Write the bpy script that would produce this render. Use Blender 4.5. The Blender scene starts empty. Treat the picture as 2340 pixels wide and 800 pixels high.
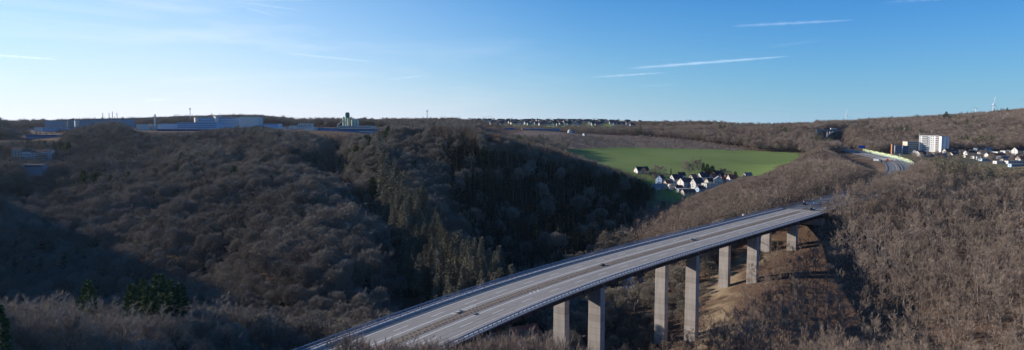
import bpy, bmesh, math, random
import numpy as np
from mathutils import Vector, Matrix
random.seed(7); RNG = np.random.default_rng(7)
scene = bpy.context.scene
COL = scene.collection
R = math.radians

# ---------------------------------------------------------------- camera and survey helpers
F = 1560.0
PITCH = math.atan(118 / F)
CP, SP = math.cos(PITCH), math.sin(PITCH)
def at(px, py, Y):
    """point seen at photo pixel (px, py) at ground distance Y (metres north of the camera)"""
    x = (px - 1170) / F; y = (400 - py) / F
    d = np.array([x, CP + y * SP, -SP + y * CP])
    return d * (Y / d[1])
def pix(p):
    x, y, z = p
    c = y * CP - z * SP; u = y * SP + z * CP
    return 1170 + F * x / c, 400 - F * u / c

# ---------------------------------------------------------------- generic object helpers
def tag(o, label=None, cat=None, group=None, kind=None):
    if label: o['label'] = label
    if cat: o['category'] = cat
    if group: o['group'] = group
    if kind: o['kind'] = kind
    return o
def empty(name, loc, rz=0, label=None, cat=None, group=None):
    o = bpy.data.objects.new(name, None); COL.objects.link(o)
    o.location = loc; o.rotation_euler = (0, 0, rz); o.empty_display_size = 1
    return tag(o, label, cat, group)
def link(name, mesh, parent=None, loc=(0, 0, 0), rz=0):
    o = bpy.data.objects.new(name, mesh); COL.objects.link(o)
    o.location = loc; o.rotation_euler = (0, 0, rz)
    if parent: o.parent = parent
    return o
class MB:
    def __init__(s): s.v = []; s.f = []; s.m = []
    def add(s, vs, fs, m=0):
        n = len(s.v); s.v += [tuple(map(float, v)) for v in vs]
        s.f += [tuple(i + n for i in f) for f in fs]; s.m += [m] * len(fs)
    def box(s, c, d, rz=0, m=0):
        cx, cy, cz = c; hx, hy, hz = d[0] / 2, d[1] / 2, d[2] / 2
        ca, sa = math.cos(rz), math.sin(rz); vs = []
        for z in (-hz, hz):
            for x, y in ((-hx, -hy), (hx, -hy), (hx, hy), (-hx, hy)):
                vs.append((cx + x * ca - y * sa, cy + x * sa + y * ca, cz + z))
        s.add(vs, [(3, 2, 1, 0), (4, 5, 6, 7), (0, 1, 5, 4), (1, 2, 6, 5), (2, 3, 7, 6), (3, 0, 4, 7)], m)
    def bx(s, x0, x1, y0, y1, z0, z1, m=0):
        s.box(((x0 + x1) / 2, (y0 + y1) / 2, (z0 + z1) / 2), (x1 - x0, y1 - y0, z1 - z0), 0, m)
    def tube(s, a, b, r0, r1=None, n=8, m=0, cap=True):
        r1 = r0 if r1 is None else r1
        a = Vector(a); b = Vector(b); d = (b - a).normalized()
        u = d.orthogonal().normalized(); w = d.cross(u); vs = []
        for p, r in ((a, r0), (b, r1)):
            for k in range(n):
                t = 2 * math.pi * k / n
                vs.append(p + (u * math.cos(t) + w * math.sin(t)) * r)
        fs = [(k, (k + 1) % n, n + (k + 1) % n, n + k) for k in range(n)]
        if cap: fs += [tuple(range(n - 1, -1, -1)), tuple(range(n, 2 * n))]
        s.add(vs, fs, m)
    def prism(s, poly, axis, a0, a1, m=0):
        """closed prism of a 2D outline; axis 'x': poly in (y,z); axis 'y': poly in (x,z)"""
        n = len(poly); vs = []
        for a in (a0, a1):
            for p, q in poly: vs.append((a, p, q) if axis == 'x' else (p, a, q))
        fs = [(k, (k + 1) % n, n + (k + 1) % n, n + k) for k in range(n)]
        fs += [tuple(range(n - 1, -1, -1)), tuple(range(n, 2 * n))]
        s.add(vs, fs, m)
    def mesh(s, name, *mats, smooth=False):
        me = bpy.data.meshes.new(name); me.from_pydata(s.v, [], s.f)
        for mt in mats: me.materials.append(mt)
        if len(mats) > 1: me.polygons.foreach_set('material_index', s.m)
        bm = bmesh.new(); bm.from_mesh(me); bmesh.ops.recalc_face_normals(bm, faces=bm.faces); bm.to_mesh(me); bm.free()
        if smooth: me.polygons.foreach_set('use_smooth', [True] * len(me.polygons))
        me.update(); return me
    def build(s, name, mat, parent=None, loc=(0, 0, 0), rz=0, smooth=False):
        mats = mat if isinstance(mat, (list, tuple)) else [mat]
        return link(name, s.mesh(name, *mats, smooth=smooth), parent, loc, rz)
def npmesh(name, V, Fc, mats):
    """fast mesh from arrays: V (n,3), Fc (m,k) all the same size"""
    me = bpy.data.meshes.new(name)
    V = np.asarray(V, np.float32); Fc = np.asarray(Fc, np.int32); m, k = Fc.shape
    me.vertices.add(len(V)); me.vertices.foreach_set('co', V.ravel())
    me.loops.add(m * k); me.loops.foreach_set('vertex_index', Fc.ravel())
    me.polygons.add(m); me.polygons.foreach_set('loop_start', np.arange(0, m * k, k, dtype=np.int32))
    for mt in mats: me.materials.append(mt)
    me.update(calc_edges=True); me.validate(); return me

# ---------------------------------------------------------------- materials
def newmat(name):
    m = bpy.data.materials.new(name); m.use_nodes = True
    nt = m.node_tree; b = nt.nodes['Principled BSDF']; return m, nt, b
def paint(name, col, rough=0.7, var=0.12, scale=0.6, metal=0.0, spec=0.3, bump=0.0):
    """colour with worn, mottled variation"""
    m, nt, b = newmat(name); N = nt.nodes; L = nt.links
    tc = N.new('ShaderNodeTexCoord'); nz = N.new('ShaderNodeTexNoise'); nz.inputs['Scale'].default_value = scale
    nz.inputs['Detail'].default_value = 6; nz.inputs['Roughness'].default_value = 0.65
    L.new(tc.outputs['Object'], nz.inputs['Vector'])
    cr = N.new('ShaderNodeValToRGB'); e = cr.color_ramp.elements
    e[0].position = 0.3; e[1].position = 0.7
    e[0].color = (*[c * (1 - var) for c in col], 1); e[1].color = (*[min(1, c * (1 + var)) for c in col], 1)
    L.new(nz.outputs['Fac'], cr.inputs['Fac']); L.new(cr.outputs['Color'], b.inputs['Base Color'])
    b.inputs['Roughness'].default_value = rough; b.inputs['Metallic'].default_value = metal
    b.inputs['Specular IOR Level'].default_value = spec
    if bump:
        bp = N.new('ShaderNodeBump'); bp.inputs['Strength'].default_value = bump; L.new(nz.outputs['Fac'], bp.inputs['Height']); L.new(bp.outputs['Normal'], b.inputs['Normal'])
    return m
def vegmat(name, c0, c1, dark=None, rough=0.9, world_scale=0.012):
    """bark or foliage: per-tree random tint mixed with a broad drift over the hillside"""
    m, nt, b = newmat(name); N = nt.nodes; L = nt.links
    oi = N.new('ShaderNodeObjectInfo'); geo = N.new('ShaderNodeNewGeometry')
    nz = N.new('ShaderNodeTexNoise'); nz.inputs['Scale'].default_value = world_scale; nz.inputs['Detail'].default_value = 2
    L.new(oi.outputs['Location'], nz.inputs['Vector'])
    mr = N.new('ShaderNodeMapRange'); mr.inputs[1].default_value = 0.38; mr.inputs[2].default_value = 0.62
    mr.inputs[3].default_value = -0.25; mr.inputs[4].default_value = 0.35
    L.new(nz.outputs['Fac'], mr.inputs[0])
    ad = N.new('ShaderNodeMath'); ad.operation = 'ADD'; ad.use_clamp = True
    L.new(oi.outputs['Random'], ad.inputs[0]); L.new(mr.outputs[0], ad.inputs[1])
    mx = N.new('ShaderNodeMix'); mx.data_type = 'RGBA'
    mx.inputs[6].default_value = (*c0, 1); mx.inputs[7].default_value = (*c1, 1)
    L.new(ad.outputs[0], mx.inputs[0])
    nz2 = N.new('ShaderNodeTexNoise'); nz2.inputs['Scale'].default_value = 0.9; L.new(geo.outputs['Position'], nz2.inputs['Vector'])
    hs = N.new('ShaderNodeHueSaturation'); mr2 = N.new('ShaderNodeMapRange')
    mr2.inputs[1].default_value = 0.3; mr2.inputs[2].default_value = 0.7; mr2.inputs[3].default_value = 0.7; mr2.inputs[4].default_value = 1.35
    L.new(nz2.outputs['Fac'], mr2.inputs[0]); L.new(mr2.outputs[0], hs.inputs['Value'])
    L.new(mx.outputs[2], hs.inputs['Color']); L.new(hs.outputs['Color'], b.inputs['Base Color'])
    b.inputs['Roughness'].default_value = rough; b.inputs['Specular IOR Level'].default_value = 0.15
    return m
M = {}
M['bark'] = vegmat('grey_bark', (.10, .09, .078), (.17, .155, .135))
M['twig'] = vegmat('grey_brown_twigs', (.17, .145, .115), (.30, .26, .205))
M['twig_red'] = vegmat('reddish_brown_twigs', (.20, .152, .118), (.32, .25, .195))
M['bark_red'] = vegmat('brown_bark', (.15, .125, .105), (.25, .215, .185))
M['twig_sunlit'] = vegmat('sun_brightened_twigs', (.22, .182, .138), (.36, .302, .232))  # lighter copy of the grey-brown twigs, sunlight put into the colour
M['shadespruce'] = vegmat('shade_darkened_needles', (.014, .020, .014), (.030, .042, .026))  # near-black needles: the central flank's shade put into the colour
M['birch'] = vegmat('pale_birch_bark', (.34, .32, .295), (.50, .47, .44))
M['spruce'] = vegmat('olive_brown_needles', (.155, .142, .095), (.265, .238, .165))
M['larch'] = vegmat('rust_brown_larch_twigs', (.17, .115, .08), (.24, .165, .11))
M['green'] = vegmat('dark_green_needles', (.05, .08, .03), (.10, .135, .05))
M['olive'] = vegmat('yellow_green_twigs', (.17, .17, .07), (.25, .24, .10))
M['white'] = paint('white_render', (.60, .58, .54), .7, .10)
M['bright'] = paint('bright_white_render', (.82, .80, .76), .6, .04)
M['farwall'] = paint('dull_white_house_walls', (.44, .42, .38), .8, .12)  # duller white for the distant houses
M['cream'] = paint('cream_render', (.56, .50, .39), .7, .06)
M['blueclad'] = paint('blue_metal_cladding', (.13, .22, .36), .5, .08)
M['greyclad'] = paint('grey_metal_cladding', (.25, .29, .34), .5, .08)
M['paleclad'] = paint('pale_blue_grey_cladding', (.38, .50, .64), .6, .08)
M['roofdark'] = paint('dark_slate_roof', (.045, .045, .052), .75, .2, 1.2)
M['roofred'] = paint('red_tile_roof', (.36, .105, .06), .8, .2, 1.2)
M['roofbrown'] = paint('brown_tile_roof', (.15, .09, .07), .8, .2, 1.2)
M['roofgrey'] = paint('grey_gravel_roof', (.24, .24, .24), .9, .12, 1.2)
M['brick'] = paint('orange_brick', (.40, .19, .11), .85, .15, 1.5)
M['glass'] = paint('dark_window_glass', (.03, .04, .055), .15, .2, .5, 0, .5)
M['steelblue'] = paint('blue_painted_steel', (.075, .135, .245), .45, .12, 1.5, 0.1, .5)
M['galv'] = paint('galvanised_steel', (.26, .28, .31), .45, .15, 1.5, .5, .5)
M['darksteel'] = paint('dark_painted_girder', (.018, .022, .032), .6, .2, .4)
M['whitepaint'] = paint('white_road_paint', (.78, .78, .76), .6, .12, .8)
M['oldwhite'] = paint('worn_white_road_paint', (.66, .65, .62), .7, .15, .5)
M['mast'] = paint('pale_grey_mast', (.55, .57, .60), .5, .05)
M['turb'] = paint('white_turbine_paint', (.82, .83, .84), .4, .03)
M['silo'] = paint('cream_green_silo', (.58, .62, .44), .6, .08)
M['silodark'] = paint('dark_green_tower', (.10, .20, .13), .6, .1)
M['redpaint'] = paint('red_plastic', (.50, .05, .04), .5, .1)
M['yellow'] = paint('yellow_paint', (.70, .50, .08), .5, .1)
M['darkplant'] = paint('dark_rubber_and_steel', (.05, .05, .055), .6, .2, 2)
M['pinkcap'] = paint('pale_pink_graffiti', (.55, .33, .38), .8, .2, 1)

def concrete(name, base, band):
    m, nt, b = newmat(name); N = nt.nodes; L = nt.links
    geo = N.new('ShaderNodeNewGeometry'); sep = N.new('ShaderNodeSeparateXYZ'); L.new(geo.outputs['Position'], sep.inputs[0])
    # board-marked lifts: a thin dark joint every few metres, each lift slightly different
    dv = N.new('ShaderNodeMath'); dv.operation = 'DIVIDE'; dv.inputs[1].default_value = 2.4; L.new(sep.outputs['Z'], dv.inputs[0])
    fl = N.new('ShaderNodeMath'); fl.operation = 'FLOOR'; L.new(dv.outputs[0], fl.inputs[0])
    fr = N.new('ShaderNodeMath'); fr.operation = 'FRACT'; L.new(dv.outputs[0], fr.inputs[0])
    wn = N.new('ShaderNodeTexWhiteNoise'); wn.noise_dimensions = '1D'; L.new(fl.outputs[0], wn.inputs['W'])
    lt = N.new('ShaderNodeMath'); lt.operation = 'LESS_THAN'; lt.inputs[1].default_value = 0.05; L.new(fr.outputs[0], lt.inputs[0])
    mp = N.new('ShaderNodeMapping'); mp.inputs['Scale'].default_value = (1.2, 1.2, 0.12); L.new(geo.outputs['Position'], mp.inputs[0])
    nz = N.new('ShaderNodeTexNoise'); nz.inputs['Scale'].default_value = .7; nz.inputs['Detail'].default_value = 8; L.new(mp.outputs[0], nz.inputs['Vector'])
    a = N.new('ShaderNodeMath'); a.operation = 'MULTIPLY_ADD'; a.inputs[1].default_value = .25; L.new(wn.outputs['Value'], a.inputs[0])
    b2 = N.new('ShaderNodeMath'); b2.operation = 'MULTIPLY'; b2.inputs[1].default_value = .9; L.new(nz.outputs['Fac'], b2.inputs[0]); L.new(b2.outputs[0], a.inputs[2])
    cr = N.new('ShaderNodeValToRGB'); e = cr.color_ramp.elements; e[0].position = .3; e[1].position = .8
    e[0].color = (*[c * .72 for c in base], 1); e[1].color = (*[c * 1.2 for c in base], 1); L.new(a.outputs[0], cr.inputs[0])
    mx = N.new('ShaderNodeMix'); mx.data_type = 'RGBA'; mx.blend_type = 'MULTIPLY'; mx.inputs[7].default_value = (band, band, band, 1)
    L.new(lt.outputs[0], mx.inputs[0]); L.new(cr.outputs[0], mx.inputs[6]); L.new(mx.outputs[2], b.inputs['Base Color'])
    b.inputs['Roughness'].default_value = .9; b.inputs['Specular IOR Level'].default_value = .2
    return m
M['pier'] = concrete('weathered_pier_concrete', (.36, .325, .295), .70)
M['cap'] = paint('pale_cap_concrete', (.48, .46, .43), .85, .12, .8)
M['walk'] = paint('walkway_concrete', (.36, .33, .30), .9, .18, .7)

# ---------------------------------------------------------------- motorway line
CL_CTRL = [(-150, -100), (-90, 50), (-52.5, 124), (-27, 168.2), (-11.3, 194), (10.6, 225.1), (45, 268), (111.6, 342.9), (177.9, 417), (232, 476), (288, 540), (365, 645), (436, 765),
           (490, 885), (548, 1090), (607, 1290), (688, 1480), (830, 1700), (1050, 1950)]
CL_CTRL = np.array(CL_CTRL, float)
def catmull(P, step=4.0):
    out = []
    for i in range(1, len(P) - 2):
        p0, p1, p2, p3 = P[i - 1], P[i], P[i + 1], P[i + 2]
        n = max(2, int(np.linalg.norm(p2 - p1) / step))
        for k in range(n):
            t = k / n
            out.append(.5 * ((2 * p1) + (-p0 + p2) * t + (2 * p0 - 5 * p1 + 4 * p2 - p3) * t * t + (-p0 + 3 * p1 - 3 * p2 + p3) * t ** 3))
    return np.array(out)
CL = catmull(CL_CTRL)
for _ in range(60):                                     # smooth out small kinks, ends fixed
    CL[1:-1] = .25 * CL[:-2] + .5 * CL[1:-1] + .25 * CL[2:]
_seg = np.linalg.norm(np.diff(CL, axis=0), axis=1); SS = np.concatenate([[0], np.cumsum(_seg)])
def cl(s):
    x = np.interp(s, SS, CL[:, 0]); y = np.interp(s, SS, CL[:, 1])
    a = np.interp(s + 3, SS, CL[:, 0]) - np.interp(s - 3, SS, CL[:, 0]); b = np.interp(s + 3, SS, CL[:, 1]) - np.interp(s - 3, SS, CL[:, 1])
    l = math.hypot(a, b) or 1; return x, y, a / l, b / l
def s_of_y(y): return float(np.interp(y, CL[:, 1], SS))
S_A = s_of_y(140); S_B = s_of_y(418)                    # the two abutments
def road_z(s):
    return float(np.interp(s, [S_A, S_B, S_B + 450, S_B + 1100, 9999], [-53.6, -53.6, -49.5, -41.0, -38.0]))
HALF = 14.1
def rp(s, u, dz=0.0):
    """point on the motorway: u metres from the near (right-hand) edge, dz above the road surface"""
    x, y, dx, dy = cl(s); o = u - HALF
    return (x - dy * o, y + dx * o, road_z(s) + dz)

# ---------------------------------------------------------------- terrain
K = []
def k(px, py, Y, h=0.0):
    p = at(px, py, Y); K.append((p[0], p[1], p[2] - h))
def kx(X, Y, Z): K.append((X, Y, Z))
# near knoll (trees about 17 m)
for a in [(0, 672, 165, 17), (150, 676, 165, 17), (300, 692, 168, 17), (450, 682, 160, 17), (560, 705, 160, 17), (640, 715, 165, 16), (720, 752, 160, 12)]: k(*a)
for a in [(-200, 160, -60), (-170, 100, -52), (-60, 90, -52), (-60, 40, -46), (0, 0, -44), (-200, 0, -35), (0, -200, -30), (-300, -150, -20), (200, -100, -35), (300, 50, -38),
          (-110, 215, -76), (-60, 215, -75), (-30, 140, -57), (-45, 125, -54), (10, 130, -62), (30, 90, -58), (60, 130, -70), (100, 120, -62), (0, 165, -72)]: kx(*a)
# valley floor
for a in [(-260, 300, -112), (-160, 290, -113), (-90, 275, -110), (-40, 262, -108), (10, 262, -106), (5, 215, -95), (-20, 205, -82), (45, 260, -104), (42, 205, -90), (62, 300, -104), (60, 350, -103), (78, 420, -99), (100, 520, -97), (138, 600, -90),
          (-15, 320, -101), (10, 380, -103), (40, 440, -102), (-350, 330, -108)]: kx(*a)
k(1540, 462, 680); k(1570, 440, 740); k(1640, 422, 760); k(1590, 425, 760); k(1500, 425, 780); k(1690, 410, 790)
# hill on the left (bare wood, about 18 m)
for a in [(700, 700, 285, 18), (850, 705, 265, 18), (930, 650, 300, 18), (600, 600, 350, 18), (750, 560, 370, 18), (860, 540, 365, 18), (650, 450, 470, 18), (780, 440, 470, 18), (550, 400, 560, 18),
          (700, 350, 620, 18), (790, 325, 680, 18), (600, 312, 740, 16), (450, 330, 760, 18), (300, 362, 740, 18), (200, 330, 880, 16), (350, 420, 600, 18), (200, 450, 580, 18), (50, 400, 740, 16),
          (100, 480, 560, 18), (30, 560, 450, 18), (200, 600, 400, 18), (400, 600, 400, 18), (400, 500, 480, 18), (500, 660, 335, 18), (300, 665, 350, 18), (100, 650, 370, 18), (250, 276, 900, 15), (205, 286, 890, 14), (292, 285, 900, 14), (0, 470, 640, 16)]: k(*a)
# ravine and spruce spur
for a in [(850, 400, 520, 26), (915, 520, 395, 30), (965, 620, 330, 28)]: k(*a)
for a in [(880, 350, 560, 18), (915, 410, 440, 20), (965, 480, 372, 24), (1020, 535, 345, 25), (1075, 575, 330, 25), (1110, 600, 322, 24)]: k(*a)
# ridge and its dark flank
for a in [(960, 283, 690, 17), (900, 290, 720, 15), (860, 297, 800, 10), (1050, 288, 640, 18), (1120, 303, 630, 19), (1200, 324, 640, 20), (1300, 350, 655, 20), (1400, 382, 672, 20), (1470, 408, 690, 20), (1510, 436, 705, 18),
          (1000, 330, 640, 16), (1000, 385, 590, 16), (1015, 440, 530, 16), (1060, 490, 490, 16), (1060, 580, 420, 14), (1100, 335, 602, 18), (1100, 395, 570, 16), (1110, 480, 515, 16), (1120, 560, 455, 14), (1200, 360, 618, 16), (1200, 420, 588, 16), (1200, 500, 525, 15), (1200, 580, 465, 12),
          (1300, 390, 622, 16), (1300, 460, 575, 16), (1300, 540, 500, 14), (1400, 420, 640, 16), (1400, 480, 580, 14), (1400, 540, 520, 12), (1470, 470, 620, 12)]: k(*a)
# valley behind the ridge, field, clear-cut, woods, horizon village
kx(-60, 850, -45); kx(30, 850, -52); kx(-150, 900, -28)
for a in [(1330, 346, 1000), (1450, 338, 1100), (1600, 340, 1130), (1800, 349, 1080), (1450, 388, 830), (1550, 398, 810), (1700, 396, 840), (1790, 375, 930), (1330, 372, 880), (1600, 366, 950),
          (1400, 325, 1200), (1600, 325, 1230), (1350, 309, 1300), (1600, 305, 1400), (1750, 320, 1270), (1200, 309, 1180), (1300, 306, 1200), (1150, 306, 1150),
          (1250, 293, 1500), (1100, 292, 1400), (1500, 292, 1600, 14), (1700, 290, 1500, 14), (1820, 293, 1330, 14),
          (1060, 276, 2500), (1200, 278, 2500), (1350, 278, 2500), (1500, 281, 2500), (1600, 283, 2400), (1740, 291, 2600), (1850, 288, 2600), (1940, 284, 3600), (1940, 286, 2400), (1200, 287, 2000), (1400, 288, 2000)]: k(*a)
# plateau with the works and the institute
for a in [(40, 300, 1150), (120, 298, 1150), (220, 293, 1150), (300, 300, 1000), (400, 301, 1050), (500, 293, 1200), (640, 294, 1100), (700, 300, 950), (780, 302, 930), (860, 304, 900),
          (20, 290, 1500, 10), (180, 284, 1600, 10), (340, 276, 1500, 12), (430, 271, 1500, 12), (550, 264, 1700, 12), (650, 272, 1700, 12), (760, 279, 1500, 12), (900, 278, 1500, 12), (980, 278, 1300, 12),
          (90, 322, 960), (80, 360, 800), (60, 388, 700), (0, 340, 900), (300, 285, 2500), (700, 285, 2500), (0, 290, 2500)]: k(*a)
# brown slope behind the bridge
for a in [(1480, 520, 470, 16), (1560, 500, 440, 15), (1600, 440, 570, 16), (1700, 470, 480, 15), (1750, 385, 660, 16), (1850, 335, 830, 16), (1900, 372, 650, 12), (1950, 395, 560, 12), (1800, 445, 500, 14), (1700, 410, 620, 16), (1540, 470, 560, 16), (1650, 420, 700, 14)]: k(*a)
kx(165, 470, -54); kx(200, 520, -48)
# slope under and right of the bridge
for a in [(1642, 700, 330), (1722, 655, 325), (1743, 590, 392), (1812, 575, 380), (1640, 790, 255), (1600, 780, 290), (1800, 700, 300), (1700, 740, 285), (1850, 640, 335), (1800, 760, 275), (1900, 700, 300), (1850, 720, 300), (1950, 780, 275),
          (1920, 560, 370), (1960, 620, 335), (2010, 680, 304), (2060, 750, 271),
          (1950, 475, 410, 14), (2000, 405, 480, 14), (2100, 392, 520, 14), (2250, 388, 540, 14), (2340, 400, 520, 14), (2100, 450, 410, 15), (2250, 450, 400, 15), (2340, 480, 370, 15), (2010, 520, 355, 15),
          (2150, 520, 340, 15), (2300, 560, 300, 15), (2200, 600, 285, 15), (2060, 640, 280, 15), (2200, 680, 250, 15), (2340, 660, 240, 15), (2200, 760, 228, 15), (2340, 780, 215, 15)]: k(*a)
kx(118, 222, -92); kx(90, 235, -86)
kx(208, 416, -51); kx(228, 440, -45); kx(262, 475, -42); kx(300, 510, -41); kx(60, 215, -86); kx(95, 200, -78)
# right: settlement, hill behind
for a in [(2100, 366, 930), (2300, 378, 880), (2340, 366, 1000), (2130, 349, 1100), (2250, 352, 1050), (2050, 350, 1050), (2200, 395, 700, 12), (2100, 385, 800, 8), (2320, 395, 700, 12),
          (2200, 312, 1250, 12), (2340, 302, 1300, 12), (2010, 288, 1450, 14), (2050, 276, 1650, 14), (2160, 267, 1850, 14), (2340, 254, 1850, 14), (1975, 315, 1200, 14), (2010, 335, 1080, 12),
          (1866, 297, 1420), (1966, 297, 1420), (1850, 290, 1550, 10), (1845, 292, 1420, 4), (1985, 292, 1430, 4), (1860, 330, 1080, 10)]: k(*a)
# beyond the frame; unseen hill at left raised to shade the lower-left valley
for a in [(-400, 330, -14), (-430, 440, 2), (-570, 540, 2), (-650, 700, -10), (-420, 200, -20), (-1000, 1000, -10), (-1500, 1800, 5), (420, 300, -25), (500, 500, -35), (700, 800, -38), (1100, 1000, -10), (1500, 1900, 40), (500, 100, -20),
          (-2500, 4500, -5), (0, 4500, -5), (2500, 4500, -5), (-4500, 9000, -10), (0, 9000, -10), (4500, 9000, -10), (-700, 0, 0), (-400, -200, -10), (500, -150, -20)]: kx(*a)
K = np.array(K)
OFF = 420.0
def warp(x, y): return np.stack([np.asarray(x) / (np.asarray(y) + OFF) , np.log(np.asarray(y) + OFF)], -1)
KP = warp(K[:, 0], K[:, 1]); CR = 0.022
def phi(d2): return -np.sqrt(d2 + CR * CR)
_D = ((KP[:, None] - KP[None]) ** 2).sum(-1); _n = len(K)
_A = np.zeros((_n + 3, _n + 3)); _A[:_n, :_n] = phi(_D) + np.eye(_n) * 0.012
_A[:_n, _n] = 1; _A[:_n, _n + 1:] = KP; _A[_n, :_n] = 1; _A[_n + 1:, :_n] = KP.T
_W = np.linalg.solve(_A, np.concatenate([K[:, 2], [0, 0, 0]]))
def base_h(x, y):
    x = np.atleast_1d(np.asarray(x, float)); y = np.atleast_1d(np.asarray(y, float)); out = np.empty(len(x))
    for i in range(0, len(x), 20000):
        p = warp(x[i:i + 20000], y[i:i + 20000]); d = ((p[:, None] - KP[None]) ** 2).sum(-1)
        out[i:i + 20000] = phi(d) @ _W[:_n] + _W[_n] + p @ _W[_n + 1:]
    return out
CLR = CL[::3]; SSR = SS[::3]; ZR = np.array([road_z(s) for s in SSR])
def road_dist(x, y):
    x = np.atleast_1d(x); y = np.atleast_1d(y); dd = np.empty(len(x)); ii = np.empty(len(x), int)
    for i in range(0, len(x), 20000):
        d = (x[i:i + 20000, None] - CLR[None, :, 0]) ** 2 + (y[i:i + 20000, None] - CLR[None, :, 1]) ** 2
        j = d.argmin(1); ii[i:i + 20000] = j; dd[i:i + 20000] = np.sqrt(d[np.arange(len(j)), j])
    return dd, SSR[ii], ZR[ii]
RAV = np.array([(-205, 800), (-165, 620), (-110, 520), (-68, 415), (-45, 335), (-30, 290)], float)
RAV = np.array([RAV[i] + (RAV[i + 1] - RAV[i]) * t for i in range(len(RAV) - 1) for t in np.linspace(0, 1, 20)])
def rav_dist(x, y): return np.sqrt(((np.atleast_1d(x)[:, None] - RAV[None, :, 0]) ** 2 + (np.atleast_1d(y)[:, None] - RAV[None, :, 1]) ** 2).min(1))
def height(x, y):
    x = np.atleast_1d(np.asarray(x, float)); y = np.atleast_1d(np.asarray(y, float))
    h = base_h(x, y)
    h = h + 1.3 * np.sin(x / 23 + 1.3 * np.sin(y / 31)) * np.cos(y / 27 + x / 60) * np.clip(1 - (y - 500) / 600, 0.2, 1)
    lh = np.clip((y - 300) / 120, 0, 1) * np.clip((900 - y) / 200, 0, 1) * np.clip((-60 - x) / 80, 0, 1)
    h = h + lh * 6.0 * np.sin(x / 19 - y / 46 + 1.5 * np.sin(y / 58)) * np.cos(y / 37 + x / 90 + .7)
    for i in range(0, len(x), 20000): h[i:i + 20000] -= 19 * np.exp(-(rav_dist(x[i:i + 20000], y[i:i + 20000]) / 19) ** 2)
    d, s, z = road_dist(x, y)
    on = ((s < S_A - 4) | (s > S_B + 4))
    bw = np.where(s > S_B + 500, 26.0, np.where(s > S_B, 16.0, 34.0))
    w = np.clip((d - 17) / bw, 0, 1); w = w * w * (3 - 2 * w)
    h = np.where(on, (z - 0.45) * (1 - w) + h * w, h)
    # clear ground below the deck between the abutments
    under = (~on) & (d < 22); h = np.where(under, np.minimum(h, z - 5.2), h)
    return h
def H(x, y): return float(height(x, y)[0])
def hit(px, py, lo=120, hi=6000):
    Y = lo; 
    ys = np.exp(np.arange(math.log(lo), math.log(hi), 0.004)); d = at(px, py, 1.0)
    hh = height(d[0] * ys, ys); g = d[2] * ys - hh
    i = int(np.argmax(g < 0)) if (g < 0).any() else len(ys) - 1
    return d[0] * ys[i], ys[i], float(hh[i])

vv = np.concatenate([np.arange(math.log(120), math.log(4200), 0.0085), np.linspace(math.log(4250), math.log(12500 + OFF), 30)])
uu = np.linspace(-1.9, 1.9, 430)
GX = uu[None, :] * np.exp(vv)[:, None]; GY = np.repeat(np.exp(vv)[:, None] - OFF, len(uu), 1)
GZ = height(GX.ravel(), np.minimum(GY.ravel(), 9500)).reshape(GX.shape)
far = np.clip((GY - 5000) / 3000, 0, 1); GZ = GZ * (1 - far) + (-8) * far
nr, nc = GX.shape
idx = np.arange(nr * nc).reshape(nr, nc)
FC = np.stack([idx[:-1, :-1], idx[:-1, 1:], idx[1:, 1:], idx[1:, :-1]], -1).reshape(-1, 4)

def ground_material():
    m, nt, b = newmat('woodland_floor'); N = nt.nodes; L = nt.links
    geo = N.new('ShaderNodeNewGeometry')
    at_ = N.new('ShaderNodeAttribute'); at_.attribute_name = 'cover'      # r: meadow, g: dry grass, b: bare clear-cut
    sp = N.new('ShaderNodeSeparateColor'); L.new(at_.outputs['Color'], sp.inputs[0])
    def noise(sc, det=6, rough=.6):
        n = N.new('ShaderNodeTexNoise'); n.inputs['Scale'].default_value = sc; n.inputs['Detail'].default_value = det; n.inputs['Roughness'].default_value = rough
        L.new(geo.outputs['Position'], n.inputs['Vector']); return n.outputs['Fac']
    def ramp(f, c0, c1, p0=.35, p1=.65):
        r = N.new('ShaderNodeValToRGB'); e = r.color_ramp.elements; e[0].position = p0; e[1].position = p1
        e[0].color = (*c0, 1); e[1].color = (*c1, 1); L.new(f, r.inputs[0]); return r.outputs[0]
    def mix(f, a, c):
        x = N.new('ShaderNodeMix'); x.data_type = 'RGBA'; L.new(f, x.inputs[0]); L.new(a, x.inputs[6]); L.new(c, x.inputs[7]); return x.outputs[2]
    n1 = noise(.9); n2 = noise(.05, 5); n3 = noise(.012, 4)
    litter = mix(n2, ramp(n1, (.070, .042, .030), (.165, .105, .073)), ramp(n1, (.05, .034, .025), (.125, .085, .062)))
    meadow = mix(n2, ramp(n1, (.125, .175, .052), (.165, .225, .07)), ramp(n3, (.135, .19, .055), (.20, .245, .09)))
    dry = mix(n1, ramp(n2, (.14, .098, .066), (.275, .21, .14), .42, .58), ramp(n2, (.085, .052, .036), (.20, .15, .095), .45, .55))
    cut = mix(n1, ramp(n2, (.085, .062, .05), (.20, .155, .125), .4, .6), ramp(n2, (.15, .11, .088), (.09, .068, .052)))
    c = mix(sp.outputs[0], litter, meadow); c = mix(sp.outputs[1], c, dry); n4 = noise(.16, 3, .75); cut = mix(ramp(n4, (0, 0, 0), (1, 1, 1), .52, .60), cut, ramp(n1, (.20, .17, .14), (.33, .29, .25))); c = mix(sp.outputs[2], c, cut)
    L.new(c, b.inputs['Base Color']); b.inputs['Roughness'].default_value = 1; b.inputs['Specular IOR Level'].default_value = 0.05
    bp = N.new('ShaderNodeBump'); bp.inputs['Strength'].default_value = .5; bp.inputs['Distance'].default_value = .6; L.new(n1, bp.inputs['Height']); L.new(bp.outputs[0], b.inputs['Normal'])
    return m
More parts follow.
